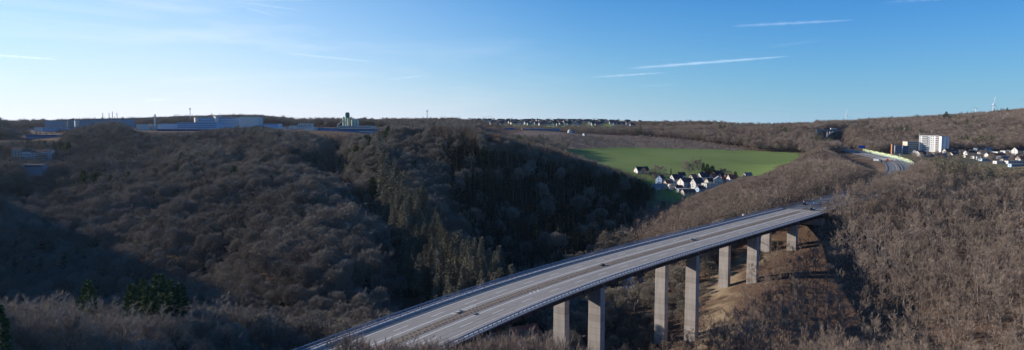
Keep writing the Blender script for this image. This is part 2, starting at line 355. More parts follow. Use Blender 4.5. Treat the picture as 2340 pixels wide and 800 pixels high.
def poly_mask(x, y, poly):
    poly = np.array(poly); ins = np.zeros(np.shape(x), bool); n = len(poly); j = n - 1
    for i in range(n):
        xi, yi = poly[i]; xj, yj = poly[j]
        c = ((yi > y) != (yj > y)) & (x < (xj - xi) * (y - yi) / (yj - yi + 1e-12) + xi); ins ^= c; j = i
    return ins
def pp(*pts): return [tuple(at(px, 282, Y)[:2]) for px, Y in pts]
FIELD = pp((1290, 905), (1290, 1010), (1330, 1030), (1450, 1110), (1600, 1130), (1700, 1110), (1830, 1070), (1840, 980), (1800, 900), (1770, 820), (1710, 770), (1640, 790), (1600, 800), (1520, 800), (1450, 820), (1380, 850))
CUT = pp((1150, 1100), (1200, 1300), (1350, 1330), (1480, 1330), (1560, 1270), (1650, 1190), (1720, 1130), (1700, 1095), (1600, 1115), (1450, 1095), (1320, 1015), (1200, 1040))
LOWMEAD = pp((1470, 640), (1500, 700), (1480, 730), (1600, 715), (1590, 680), (1560, 640))
PASTURES = [pp((1155, 1900), (1155, 2150), (1215, 2150), (1215, 1900)), pp((1240, 1850), (1240, 2100), (1320, 2100), (1320, 1900)), pp((1335, 1950), (1340, 2200), (1430, 2200), (1420, 1950)), pp((1910, 2700), (1910, 3300), (1965, 3300), (1955, 2700))]
VILLAGE = pp((1440, 775), (1430, 830), (1520, 800), (1600, 800), (1720, 835), (1745, 790), (1660, 735), (1600, 700), (1520, 715), (1490, 745))
SETTLE = pp((2020, 1010), (2030, 1110), (2110, 1135), (2250, 1090), (2420, 1080), (2420, 810), (2260, 820), (2170, 880), (2060, 950))
PLATEAU = pp((40, 1010), (0, 1250), (230, 1300), (330, 1090), (450, 1330), (620, 1330), (880, 1010), (900, 900), (800, 880), (690, 905), (600, 1000), (400, 960), (300, 960), (250, 1060))
fx, fy = GX.ravel(), GY.ravel()
rd, rs, rz_ = road_dist(fx, np.minimum(fy, 3000))
cov = np.zeros((len(fx), 4), np.float32); cov[:, 3] = 1
mead = poly_mask(fx, fy, FIELD) | poly_mask(fx, fy, LOWMEAD) | poly_mask(fx, fy, VILLAGE)
for q in PASTURES: mead |= poly_mask(fx, fy, q)
cov[mead, 0] = 1
_s = (rs > S_A - 10) & (rs < S_B + 5); cov[_s & (rd < 11 + 4 * np.sin(fy / 9)) & (GZ.ravel() > -64), 1] = .8
STRIP = [hit(a, b, 180, 460)[:2] for a, b in ((1575, 800), (1620, 725), (1612, 650), (1640, 605), (1705, 570), (1765, 547), (1785, 550), (1765, 580), (1715, 620), (1690, 680), (1672, 735), (1640, 800))]
cov[poly_mask(fx, fy, STRIP), 1] = 1
cov[(rs > S_B) & (rd < 30), 1] = .6; cov[(rs < S_A) & (rd < 22), 1] = .5
cov[poly_mask(fx, fy, SETTLE), 0] = .45; cov[poly_mask(fx, fy, SETTLE), 2] = .5
cov[poly_mask(fx, fy, CUT) & ~poly_mask(fx, fy, FIELD), 2] = 1


cov[(fy > 3000), 0] = .5
gm = npmesh('ground', np.stack([fx, fy, GZ.ravel()], -1), FC, [ground_material()])
gm.polygons.foreach_set('use_smooth', [True] * len(gm.polygons))
ca = gm.color_attributes.new('cover', 'FLOAT_COLOR', 'POINT'); ca.data.foreach_set('color', cov.ravel())
ground = link('ground', gm); tag(ground, 'rolling wooded ground of the valley and hills', 'ground', kind='structure')

CLEAR = []           # (x, y, r) kept free of trees
# ---------------------------------------------------------------- viaduct
def asphalt(name, base, joint=True):
    m, nt, b = newmat(name); N = nt.nodes; L = nt.links
    uv = N.new('ShaderNodeUVMap'); uv.uv_map = 'lane'; sp = N.new('ShaderNodeSeparateXYZ'); L.new(uv.outputs[0], sp.inputs[0])
    mp = N.new('ShaderNodeMapping'); mp.inputs['Scale'].default_value = (.02, .85, 1); L.new(uv.outputs[0], mp.inputs[0])
    st = N.new('ShaderNodeTexNoise'); st.inputs['Scale'].default_value = 1; st.inputs['Detail'].default_value = 6; L.new(mp.outputs[0], st.inputs['Vector'])
    geo = N.new('ShaderNodeNewGeometry'); fn = N.new('ShaderNodeTexNoise'); fn.inputs['Scale'].default_value = .5; fn.inputs['Detail'].default_value = 8; fn.inputs['Roughness'].default_value = .7
    L.new(geo.outputs['Position'], fn.inputs['Vector'])
    a = N.new('ShaderNodeMath'); a.operation = 'MULTIPLY_ADD'; a.inputs[1].default_value = .55; L.new(st.outputs['Fac'], a.inputs[0])
    c = N.new('ShaderNodeMath'); c.operation = 'MULTIPLY'; c.inputs[1].default_value = .45; L.new(fn.outputs['Fac'], c.inputs[0]); L.new(c.outputs[0], a.inputs[2])
    r = N.new('ShaderNodeValToRGB'); e = r.color_ramp.elements; e[0].position = .36; e[1].position = .64
    e[0].color = (*[q * .80 for q in base], 1); e[1].color = (*[q * 1.16 for q in base], 1); L.new(a.outputs[0], r.inputs[0])
    # wheel tracks polished a little lighter, repeated with the lane width
    ms = N.new('ShaderNodeMath'); ms.operation = 'SINE'; mm = N.new('ShaderNodeMath'); mm.operation = 'MULTIPLY'; mm.inputs[1].default_value = 2 * math.pi / 1.75
    L.new(sp.outputs['Y'], mm.inputs[0]); L.new(mm.outputs[0], ms.inputs[0])
    mr = N.new('ShaderNodeMapRange'); mr.inputs[1].default_value = -1; mr.inputs[2].default_value = 1; mr.inputs[3].default_value = .96; mr.inputs[4].default_value = 1.05; L.new(ms.outputs[0], mr.inputs[0])
    hs = N.new('ShaderNodeHueSaturation'); L.new(mr.outputs[0], hs.inputs['Value']); L.new(r.outputs[0], hs.inputs['Color']); L.new(hs.outputs[0], b.inputs['Base Color'])
    b.inputs['Roughness'].default_value = .8; b.inputs['Specular IOR Level'].default_value = .3
    return m
M['deckroad'] = asphalt('pale_worn_asphalt', (.262, .242, .218))
M['road'] = asphalt('grey_asphalt', (.17, .165, .16))
M['reserve'] = paint('mossy_dirty_reserve', (.19, .15, .115), .95, .35, 1.1)
M['darkbrown'] = paint('dark_mottled_brown', (.135, .115, .095), .95, .35, 2.5)
def sweep(mb, s0, s1, sec, org, step=4.0, m=0, closed=True, caps=True):
    n = max(1, int(round((s1 - s0) / step))); k_ = len(sec); vs = []
    for i in range(n + 1):
        s = s0 + (s1 - s0) * i / n
        for u, z in sec:
            p = rp(s, u, z); vs.append((p[0] - org[0], p[1] - org[1], p[2] - org[2]))
    fs = []; e = k_ if closed else k_ - 1
    for i in range(n):
        for j in range(e):
            a = i * k_ + j; b = i * k_ + (j + 1) % k_; fs.append((a, b, b + k_, a + k_))
    if closed and caps: fs += [tuple(range(k_ - 1, -1, -1)), tuple(range(n * k_, n * k_ + k_))]
    mb.add(vs, fs, m)
def rect(u0, u1, z0, z1): return [(u0, z0), (u1, z0), (u1, z1), (u0, z1)]
def lane_sheet(name, s0, s1, u0, u1, dz, mat, parent, org, step=4.0, nu=6):
    n = max(1, int((s1 - s0) / step)); V = []; UV = []
    for i in range(n + 1):
        s = s0 + (s1 - s0) * i / n
        for j in range(nu + 1):
            u = u0 + (u1 - u0) * j / nu; p = rp(s, u, dz); V.append((p[0] - org[0], p[1] - org[1], p[2] - org[2])); UV.append((s, u))
    Fq = [(i * (nu + 1) + j, (i + 1) * (nu + 1) + j, (i + 1) * (nu + 1) + j + 1, i * (nu + 1) + j + 1) for i in range(n) for j in range(nu)]
    Fq = [f[::-1] for f in Fq]
    me = npmesh(name, V, Fq, [mat]); uvl = me.uv_layers.new(name='lane')
    vi = np.empty(len(me.loops), np.int32); me.loops.foreach_get('vertex_index', vi)
    uvl.data.foreach_set('uv', np.array(UV, np.float32)[vi].ravel()); return link(name, me, parent)
o0 = rp(S_A, HALF, -3.6); ORG = o0
via = empty('motorway_viaduct', o0, 0, 'long high concrete motorway viaduct on tall slab piers crossing the dark valley', 'viaduct')
b = MB(); sweep(b, S_A - 6, S_B + 2, [(-.25, -.12), (.25, -.55), (4, -.62), (24.2, -.62), (27.95, -.55), (28.45, -.12), (28.45, .16), (26.6, .16), (26.6, -.01), (1.3, -.01), (1.3, .16), (-.25, .16)], ORG)
b.build('deck_slab', M['cap'], via)
lane_sheet('carriageway', S_A - 6, S_B + 2, 1.32, 26.58, 0.0, M['deckroad'], via, ORG)
for u0, u1 in ((3.6, 9.6), (18.6, 24.6)):
    b = MB(); sweep(b, S_A - 3, S_B - 1, [(u0, -3.5), (u1, -3.5), (u1 + .5, -.63), (u0 - .5, -.63)], ORG, 6)
    s = S_A
    while s < S_B:                                         # web stiffeners on the outer webs
        for uu_ in ((u0 - .32,) if u0 < 10 else (u1 + .32,)): sweep(b, s, s + .12, rect(uu_ - .1, uu_ + .1, -3.3, -.7), ORG, 1)
        s += 6
    b.build('box_girder', M['darksteel'], via)
s = S_A + 3
while s < S_B - 3: b = MB(); sweep(b, s, s + .3, rect(9.6, 18.6, -3.0, -2.4), ORG, 1); b.build('cross_beam', M['darksteel'], via); s += 12
def dashes(b, s0, s1, u, w, on, cyc, org):
    s = s0
    while s < s1: sweep(b, s, min(s1, s + on), [(u - w / 2, .006), (u + w / 2, .006)], org, 3, closed=False); s += cyc
b = MB()
for u, w_ in ((3.7, .17), (10.25, .32), (17.1, .32), (22.9, .17)): sweep(b, S_A - 6, S_B + 2, [(u - w_ / 2, .006), (u + w_ / 2, .006)], ORG, 4, closed=False)
dashes(b, S_A, S_B, 7.1, .22, 5.8, 15.5, ORG); dashes(b, S_A + 4, S_B, 19.9, .22, 5.8, 15.5, ORG)
def s_at_px(px, u, dz=0):
    best = min(np.arange(S_A - 20, S_B + 30, .5), key=lambda s: abs(pix(rp(s, u, dz))[0] - px)); return float(best)
sh = s_at_px(1050, 16.3)
for k_ in range(5):
    s = sh - 3 + k_ * 2.2; vs = [rp(s, 17.0, .007), rp(s + .55, 17.0, .007), rp(s + 1.9, 15.6, .007), rp(s + 1.35, 15.6, .007)]
    b.add([(p[0] - ORG[0], p[1] - ORG[1], p[2] - ORG[2]) for p in vs], [(0, 1, 2, 3)])
for c_ in (1206, 1344, 1622):
    s = s_at_px(c_, 11.2)
    for k_ in range(3):
        t = s + k_ * 2.2; uu_ = (10.4, 11.6) if c_ == 1206 else (16.9, 15.8)
        vs = [rp(t, uu_[0], .007), rp(t + .5, uu_[0], .007), rp(t + 1.8, uu_[1], .007), rp(t + 1.3, uu_[1], .007)]
        b.add([(p[0] - ORG[0], p[1] - ORG[1], p[2] - ORG[2]) for p in vs], [(0, 1, 2, 3)])
b.build('lane_marking', M['oldwhite'], via)
# median reserve: low strip with two rows of raised dark clumps
b = MB(); sweep(b, S_A - 6, S_B - 6, rect(12.0, 15.3, .004, .05), ORG)
b.build('median_reserve', M['reserve'], via)
b = MB(); s = S_A - 4; i = 0
while s < S_B - 8:
    if random.random() > .04:
        for u, h_, l_ in ((14.6, .09, .62), (12.9, .11, .7)):
            j = random.uniform(-.12, .12); l2 = l_ * random.uniform(.75, 1.2); sweep(b, s + j, s + j + l2, [(u - .30, .051), (u + .30, .051), (u + .18, .05 + h_ * random.uniform(.5, 1.0)), (u - .16, .05 + h_ * .8)], ORG, 2)
    s += 1.62
b.build('median_clumps', M['darkbrown'], via)['kind'] = 'stuff'
def railing(u, s0, s1, parent, org, sp=2.2, face=1):
    b = MB(); sweep(b, s0, s1, rect(u - .11, u + .11, 1.02, 1.16), org); sweep(b, s0, s1, rect(u - .035, u + .035, .78, .86), org)
    sweep(b, s0, s1, rect(u - .03, u + .03, .50, .54), org); sweep(b, s0, s1, rect(u - .03, u + .03, .30, .34), org)
    rl = b.build('railing', M['steelblue'], parent)
    b = MB(); s = s0 + .3
    while s < s1: sweep(b, s, s + .16, rect(u - .08, u + .08, .16, 1.02), org, 1); s += sp
    b.build('baluster', M['steelblue'], rl)['kind'] = 'stuff'
railing(.12, S_A - 6, S_B + 2, via, ORG); railing(28.1, S_A - 6, S_B + 60, via, ORG)
def crash(u, s0, s1, name, parent, org, zt=.78, mat='galv', sp=4.0, depth=.32):
    b = MB(); sweep(b, s0, s1, [(u - .1, zt - depth), (u + .1, zt - depth), (u + .16, zt - depth / 2), (u + .1, zt), (u - .1, zt), (u - .16, zt - depth / 2)], org)
    s = s0 + .5
    while s < s1: sweep(b, s, s + .12, rect(u - .06, u + .06, 0.0, zt - .05), org, 1); s += sp
    return b.build(name, M[mat], parent)
crash(26.75, S_A - 6, S_B + 2, 'crash_barrier', via, ORG, .75, 'steelblue', 3, .28)
crash(25.1, S_A - 6, S_B + 2, 'crash_barrier', via, ORG, .5, 'steelblue', 4, .16)  # low blue beam drawn in place of the far railing's shadow line
crash(1.05, S_A - 6, S_B + 2, 'crash_barrier', via, ORG, .50, 'steelblue', 4, .16)
for s in (S_A - 2, S_B - .5): b = MB(); sweep(b, s, s + .5, [(1.4, .005), (26.5, .005)], ORG, 1, closed=False); b.build('expansion_joint', M['darkplant'], via)
# piers: pairs of slab shafts, each standing on the valley side
PIER_S = []
for px_ in (1104, 1363, 1583, 1722, 1811):
    s = s_at_px(px_, 6.6, -8); PIER_S.append(s)
    for u in (6.6, 21.6):
        x, y, z = rp(s, u, -3.75); zb = H(x, y) - 3; _, _, dx, dy = cl(s); a = math.atan2(dy, dx)
        b = MB(); h_ = z - zb; L1, W1 = 1.45, 2.5      # half thickness along the deck, half width across it
        c_ = .12
        ring = [(-L1, -W1 + c_), (-L1 + c_, -W1), (L1 - c_, -W1), (L1, -W1 + c_), (L1, W1 - c_), (L1 - c_, W1), (-L1 + c_, W1), (-L1, W1 - c_)]
        ca, sa = math.cos(a), math.sin(a); vs = []
        for zz, g_ in ((0, 1 + h_ * .0016), (h_, 1.0)):
            for p, q in ring: vs.append((p * g_ * ca - q * g_ * sa, p * g_ * sa + q * g_ * ca, zz))
        b.add(vs, [(k_, (k_ + 1) % 8, 8 + (k_ + 1) % 8, 8 + k_) for k_ in range(8)] + [tuple(range(7, -1, -1)), tuple(range(8, 16))])
        p = b.build('pier', M['pier'], via, (x - ORG[0], y - ORG[1], zb - ORG[2]))
        for q in (-1.5, 1.5): b = MB(); b.box((-q * sa, q * ca, h_ + .11), (.9, .7, .24), a); b.build('bearing', M['darkplant'], p)
    p0 = rp(s - 3.2, 3.1, -1.2); p1 = rp(s - .6, 2.6, -3.4); b = MB(); q0 = [p0[i] - ORG[i] for i in range(3)]; q1 = [p1[i] - ORG[i] for i in range(3)]
    b.tube(q0, q1, .10, n=6); b.box((q1[0], q1[1], q1[2]), (1.1, .5, .35), .6); b.build('inspection_strut', M['galv'], via)
for s_, d_ in ((S_A - 6, 1), (S_B + 2, -1)): b = MB(); sweep(b, min(s_, s_ + 7 * d_), max(s_, s_ + 7 * d_), rect(1.0, 27.2, -7.5, -3.62), ORG, 3); b.build('abutment', M['pier'], via)
bx0, by0, bz0 = rp(PIER_S[-1], 6.6, -4)
# small things standing on the deck
def on_deck(px, u): 
    s = s_at_px(px, u); x, y, z = rp(s, u); _, _, dx, dy = cl(s); return x, y, z, math.atan2(dy, dx)
x, y, z, a = on_deck(1048, 15.9)
t = empty('road_sign', (x, y, z + .05), a, 'dismantled grey sign frame lying on the striped patch of the viaduct median', 'sign')
b = MB(); b.bx(-1.5, 1.5, -.55, -.47, .18, .30); b.bx(-1.5, 1.5, .47, .55, .18, .30); b.bx(-1.5, -1.4, -.47, .47, .18, .3); b.bx(1.4, 1.5, -.47, .47, .18, .3); b.build('frame', M['galv'], t)
b = MB(); b.bx(-1.3, .2, -.42, .42, .305, .34); b.build('panel', M['cap'], t); 
for q in (-.9, .9): b = MB(); b.bx(q - .3, q + .3, -.3, .3, 0, .17); b.build('foot', M['darkplant'], t)
x, y, z, a = on_deck(1087, 10.7)
t = empty('marker_post', (x, y, z), a, 'slim grey post on a dark foot beside the solid line near the viaduct median', 'post')
b = MB(); b.tube((0, 0, .15), (0, 0, 2.7), .07); b.build('post', M['galv'], t); b = MB(); b.bx(-.8, .8, -.35, .35, 0.01, .16); b.build('foot', M['darkplant'], t); b = MB(); b.bx(-.05, .05, -.18, .18, 2.3, 2.7); b.build('panel', M['white'], t)
x, y, z, a = on_deck(1376, 14.2)
t = empty('equipment_skid', (x, y, z + .05), a, 'small dark skid left on the viaduct median past the striped hatching', 'equipment')
b = MB(); b.bx(-1.2, 1.2, -.5, .5, .0, .35); b.build('base', M['darkplant'], t); b = MB(); b.bx(-.5, .8, -.35, .35, .35, .75); b.build('housing', M['darkbrown'], t)
x, y, z, a = on_deck(1584, 14.0)
t = empty('equipment_skid', (x, y, z + .05), a, 'low grey equipment skid farther along the viaduct median', 'equipment')
b = MB(); b.bx(-2, 2, -.5, .5, .0, .3); b.build('base', M['galv'], t); b = MB(); b.bx(-1.4, -.2, -.35, .35, .3, .8); b.build('housing', M['darkplant'], t)
x, y, z, a = on_deck(1698, 27.4)
t = empty('sensor_box', (x, y, z + .16), a, 'white box on a short post at the far railing of the viaduct', 'box')
b = MB(); b.tube((0, 0, 0), (0, 0, 1.2), .06); b.build('post', M['galv'], t); b = MB(); b.bx(-.55, .55, -.4, .4, 1.2, 2.1); b.build('housing', M['white'], t)
for n_, (px_, u_, lb) in enumerate([(1175, .8, 'small white delineator on the near kerb, closer to the camera'), (1325, .8, 'small white delineator on the near kerb above the first near pier')]):
    x, y, z, a = on_deck(px_, u_); t = empty('delineator_post', (x, y, z + .16), a, lb, 'post'); b = MB(); b.bx(-.06, .06, -.06, .06, 0, 1.35); b.build('post', M['white'], t); b = MB(); b.bx(-.065, .065, -.065, .065, 1.35, 1.5); b.build('cap', M['darkplant'], t)
def warning_trailer(px, u, armlen, rz, lb):
    x, y, z, a = on_deck(px, u); t = empty('barrier_trailer', (x, y, z), rz, lb, 'trailer')
    b = MB(); b.bx(-2.6, 1.0, -.9, .9, .45, .7); b.bx(-2.2, -.6, -.7, .7, .7, 1.35); b.build('chassis', M['darkplant'], t)
    for sx in (-1.8, .2):
        for sy in (-1, 1): b = MB(); b.tube((sx, sy * .92, .38), (sx, sy * 1.14, .38), .38, n=14); b.build('wheel', M['darkplant'], t)
    b = MB(); b.bx(1.0, 1.0 + armlen, -.28, .28, 1.0, 1.5); b.bx(.4, 1.0, -.2, .2, .7, 1.5); b.build('arm', M['paleclad'], t)
    b = MB(); b.bx(1.0 + armlen, 3.6 + armlen, -.55, .55, .8, 1.75); b.build('end_panel', M['white'], t)
    b = MB(); b.tube((-1.5, 0, 1.35), (-1.5, 0, 2.6), .05); b.bx(-1.75, -1.25, -.2, .2, 2.3, 2.7); b.build('warning_light', M['galv'], t)
warning_trailer(1848, 22, 3.6, .05, 'rear road-closure trailer with a white end panel at the far end of the viaduct deck')
warning_trailer(1858, 9.5, 6.2, -.04, 'front road-closure trailer with the longer arm at the far end of the deck')
for n_, (px_, u_) in enumerate([(1841, 10.5), (1848, 12.5), (1852, 16)]):
    x, y, z, a = on_deck(px_, u_); t = empty('beacon_post', (x, y, z), 0, 'small white beacon post in front of the road-closure trailers', 'beacon', 'beacons before the closure')
    b = MB(); b.bx(-.3, .3, -.3, .3, 0, .14); b.build('foot', M['darkplant'], t); b = MB(); b.bx(-.13, .13, -.05, .05, .14, 1.3); b.build('panel', M['white'], t)

# ---------------------------------------------------------------- motorway off the viaduct
W0 = (0, 0, 0)
lane_sheet('road', S_B + 2, SS[-1] - 8, .8, 27.4, 0.0, M['road'], None, W0, 6).name = 'motorway'
mw = bpy.data.objects['motorway']; tag(mw, 'motorway climbing through the cutting towards the arch bridge', 'road', kind='structure')
o = lane_sheet('approach_road', 20, S_A - 6, .8, 27.4, 0.0, M['deckroad'], None, W0, 6); tag(o, 'motorway approach behind the near trees', 'road', kind='structure')
b = MB(); e_ = SS[-1] - 10
for u, w_ in ((2.9, .22), (10.6, .3), (17.6, .3), (25.2, .22)): sweep(b, S_B + 2, e_, [(u - w_ / 2, .008), (u + w_ / 2, .008)], W0, 6, closed=False)
dashes(b, S_B + 10, e_, 7.0, .2, 6, 18, W0); dashes(b, S_B + 10, e_, 21.3, .2, 6, 18, W0)
b.build('lane_marking', M['oldwhite'], mw)
b = MB(); sweep(b, S_B + 2, e_, rect(12.2, 16.0, .004, .12), W0, 6); b.build('median_strip', M['reserve'], mw)
for u in (12.6, 15.6):
    o = crash(u, S_B + 4, e_, 'crash_barrier', None, W0, .8, 'galv', 8, .34); tag(o, 'steel crash barrier along the %s side of the motorway median beyond the viaduct' % ('right' if u < 14 else 'left'), 'crash barrier', 'median crash barriers')
o = crash(27.6, S_B + 60, e_, 'crash_barrier', None, W0, .8, 'galv', 8, .34); tag(o, 'steel crash barrier on the left verge of the motorway cutting', 'crash barrier')
# noise barrier with its painted wave
m, nt, bb = newmat('green_wave_panels'); Nn = nt.nodes; Ll = nt.links
uvn = Nn.new('ShaderNodeUVMap'); uvn.uv_map = 'lane'; spn = Nn.new('ShaderNodeSeparateXYZ'); Ll.new(uvn.outputs[0], spn.inputs[0])
def mth(op, a, b_=None, c_=None):
    q = Nn.new('ShaderNodeMath'); q.operation = op
    for i, v in enumerate((a, b_, c_)):
        if v is None: continue
        if isinstance(v, (int, float)): q.inputs[i].default_value = v
        else: Ll.new(v, q.inputs[i])
    return q.outputs[0]
wv = mth('MULTIPLY_ADD', mth('SINE', mth('MULTIPLY', spn.outputs['X'], 2 * math.pi / 34)), 1.0, 2.7)
wv2 = mth('MULTIPLY_ADD', mth('SINE', mth('MULTIPLY', spn.outputs['X'], 2 * math.pi / 52)), .9, 1.4)
dw = mth('ABSOLUTE', mth('SUBTRACT', spn.outputs['Y'], wv)); line = mth('LESS_THAN', dw, .38); above = mth('GREATER_THAN', spn.outputs['Y'], wv); low_ = mth('LESS_THAN', spn.outputs['Y'], wv2)
def mxc(f, a, c):
    q = Nn.new('ShaderNodeMix'); q.data_type = 'RGBA'; Ll.new(f, q.inputs[0])
    for i, v in ((6, a), (7, c)):
        if isinstance(v, tuple): q.inputs[i].default_value = (*v, 1)
        else: Ll.new(v, q.inputs[i])
    return q.outputs[2]
cc = mxc(above, (.44, .52, .28), (.30, .36, .10)); cc = mxc(low_, cc, (.42, .55, .50)); cc = mxc(line, cc, (.72, .74, .62)); Ll.new(cc, bb.inputs['Base Color']); bb.inputs['Roughness'].default_value = .7
M['wave'] = m
sN0, sN1 = s_of_y(800), s_of_y(1110)
nb = empty('noise_barrier', rp(sN0, -1.2), 0, 'long pale green noise barrier with a painted white wave along the motorway curve', 'noise barrier')
n = 60; V = []; UV = []; org = rp(sN0, -1.2)
for i in range(n + 1):
    s = sN0 + (sN1 - sN0) * i / n
    for j, (du, zz) in enumerate([(0, -.5), (0, 4.3), (-.25, 4.3), (-.25, -.5)]):
        p = rp(s, -1.2 + du, zz); V.append([p[q] - org[q] for q in range(3)]); UV.append((s, zz))
Fq = [(i * 4 + j, (i + 1) * 4 + j, (i + 1) * 4 + (j + 1) % 4, i * 4 + (j + 1) % 4) for i in range(n) for j in range(4)]
me = npmesh('wall_panel', V, Fq, [M['wave']]); uvl = me.uv_layers.new(name='lane'); vi = np.empty(len(me.loops), np.int32); me.loops.foreach_get('vertex_index', vi); uvl.data.foreach_set('uv', np.array(UV, np.float32)[vi].ravel())
link('wall_panel', me, nb)
b = MB(); s = sN0
while s < sN1: sweep(b, s, s + .25, rect(-1.0, -.78, -.5, 4.45), org, 1); s += 5
b.build('post', M['galv'], nb)['kind'] = 'stuff'
# blue direction sign
M['signblue'] = paint('blue_sign_face', (.02, .16, .62), .4, .04)
sg = s_of_y(1105); x, y, z = rp(sg, 1.5)
t = empty('direction_sign', (x, y, z), 0, 'large plain blue direction sign beside the motorway at the end of the noise barrier', 'road sign')
b = MB(); b.bx(-5.6, 5.6, -.10, .10, 5.0, 9.3); b.build('panel', M['signblue'], t)
for q in (-3.4, 3.4): b = MB(); b.bx(q - .15, q + .15, .12, .4, 0, 9.0); b.build('post', M['galv'], t)
t = empty('warning_sign', (x - 6.5, y + 12, z), .3, 'small yellow sign just left of the large blue motorway sign', 'road sign')
b = MB(); b.tube((0, 0, 0), (0, 0, 6), .15); b.build('post', M['galv'], t); b = MB(); b.prism([(-1.9, 6), (1.9, 6), (0, 9.6)], 'y', -.1, .1); b.build('panel', M['yellow'], t)
# arch bridge over the cutting, with a lorry on it
YA = 1420.0; pa = at(1880, 297, YA); pb = at(1958, 297, YA); zc = pa[2]
t = empty('arch_bridge', (pa[0], YA, zc), 0, 'slender concrete arch bridge spanning the motorway cutting on the horizon', 'bridge'); Lb = pb[0] - pa[0]
b = MB(); b.bx(-14, Lb + 14, -4, 4, -1.1, 0); b.build('deck', M['pier'], t)
for yy in (-3.9, 3.8): b = MB(); b.bx(-14, Lb + 14, yy, yy + .1, 0.002, 1.1); b.build('railing', M['galv'], t)
a0, a1 = 6.0, Lb - 10; rise = 14.5
def arch(x): q = (x - (a0 + a1) / 2) / ((a1 - a0) / 2); return -1.6 - rise * q * q
b = MB(); nA = 28; xs_ = [a0 + (a1 - a0) * i / nA for i in range(nA + 1)]
for i in range(nA):
    xa, xb = xs_[i], xs_[i + 1]; za, zb = arch(xa), arch(xb)
    b.add([(xa, -2.6, za - .8), (xb, -2.6, zb - .8), (xb, 2.6, zb - .8), (xa, 2.6, za - .8), (xa, -2.6, za + .4), (xb, -2.6, zb + .4), (xb, 2.6, zb + .4), (xa, 2.6, za + .4)], [(0, 3, 2, 1), (4, 5, 6, 7), (0, 1, 5, 4), (3, 7, 6, 2)])
b.build('arch_rib', M['cap'], t)
for i in range(2, nA - 1, 3):
    if arch(xs_[i]) < -3.0: b = MB(); b.bx(xs_[i] - .35, xs_[i] + .35, -2.4, 2.4, arch(xs_[i]) + .41, -1.11); b.build('column', M['cap'], t)
for xx in (-9, Lb + 9): b = MB(); b.bx(xx - 3, xx + 3, -3.9, 3.9, -12, -1.12); b.build('abutment', M['pier'], t)
def lorry(loc, rz, lb, body, cab, L_=12.5):
    t = empty('lorry', loc, rz, lb, 'lorry'); b = MB(); b.bx(-L_ / 2, L_ / 2, -1.25, 1.25, 1.2, 3.9); b.build('box_body', M[body], t)
    b = MB(); b.prism([(-1.2, .6), (1.2, .6), (1.2, 2.0), (.95, 3.2), (-1.2, 3.2)], 'y', -1.2, 1.2); o = b.build('cab', M[cab], t, (L_ / 2 + 1.7, 0, 0))
    b = MB(); b.bx(-L_ / 2, L_ / 2 + 1.2, -1.0, 1.0, .7, 1.19); b.build('chassis', M['darkplant'], t)
    b = MB(); b.bx(1.03, 1.13, -1.05, 1.05, 2.1, 2.9); b.build('windscreen', M['glass'], o)
    for xx in (-L_ / 2 + 1.2, -L_ / 2 + 2.5, L_ / 2 - .5, L_ / 2 + 1.8):
        for yy in (-1.22, 1.0): b = MB(); b.tube((xx, yy, .5), (xx, yy + .22, .5), .5, n=12); b.build('wheel', M['darkplant'], t)
    return t
lp = at(1905, 295, YA); lorry((lp[0], YA - .5, zc), 0, 'white articulated lorry with a reddish cab crossing the arch bridge', 'white', 'redpaint', 13.5)
# works vehicles on the closed motorway
for px_, py_, rz, lb, bd, cb_ in ((2016, 363, -.55, 'white flatbed works lorry parked across the closed motorway lanes', 'white', 'redpaint'), (2031, 373, -.6, 'pale works lorry nearer the trees on the closed motorway', 'cream', 'white'), (2003, 372, -1.2, 'grey works lorry at the left edge of the closed motorway', 'greyclad', 'darkplant')):
    Y = 870 if px_ > 2010 else 860; X = at(px_, 380, Y)[0]; d_, s_, z_ = road_dist(X, Y); lorry((X, Y, float(z_[0])), rz, lb, bd, cb_, 8)
for i in range(7):
    s = s_of_y(850) + i * 22; x, y, z = rp(s, 19 + (i % 2) * 1.2); t = empty('traffic_cone', (x, y, z), 0, 'traffic beacon marking off the works on the closed motorway', 'beacon', 'beacons on the closed motorway')
    b = MB(); b.tube((0, 0, .05), (0, 0, 1.3), .22, .1, n=8); b.build('body', M['white'], t); b = MB(); b.bx(-.35, .35, -.35, .35, 0, .06); b.build('foot', M['darkplant'], t)
for i, (px_, u_, y_) in enumerate([(1893, 24, 465), (1877, 26, 445), (1884, 25, 455)]):
    s = s_of_y(y_); x, y, z = rp(s, u_); t = empty('roadside_marker', (x, y, z), 0, 'small white marker on the shaded verge just past the viaduct', 'post', 'markers past the viaduct'); b = MB(); b.bx(-.3, .3, -.15, .15, .9, 1.8); b.build('panel', M['white'], t); b = MB(); b.tube((0, 0, 0), (0, 0, .9), .06); b.build('post', M['galv'], t)
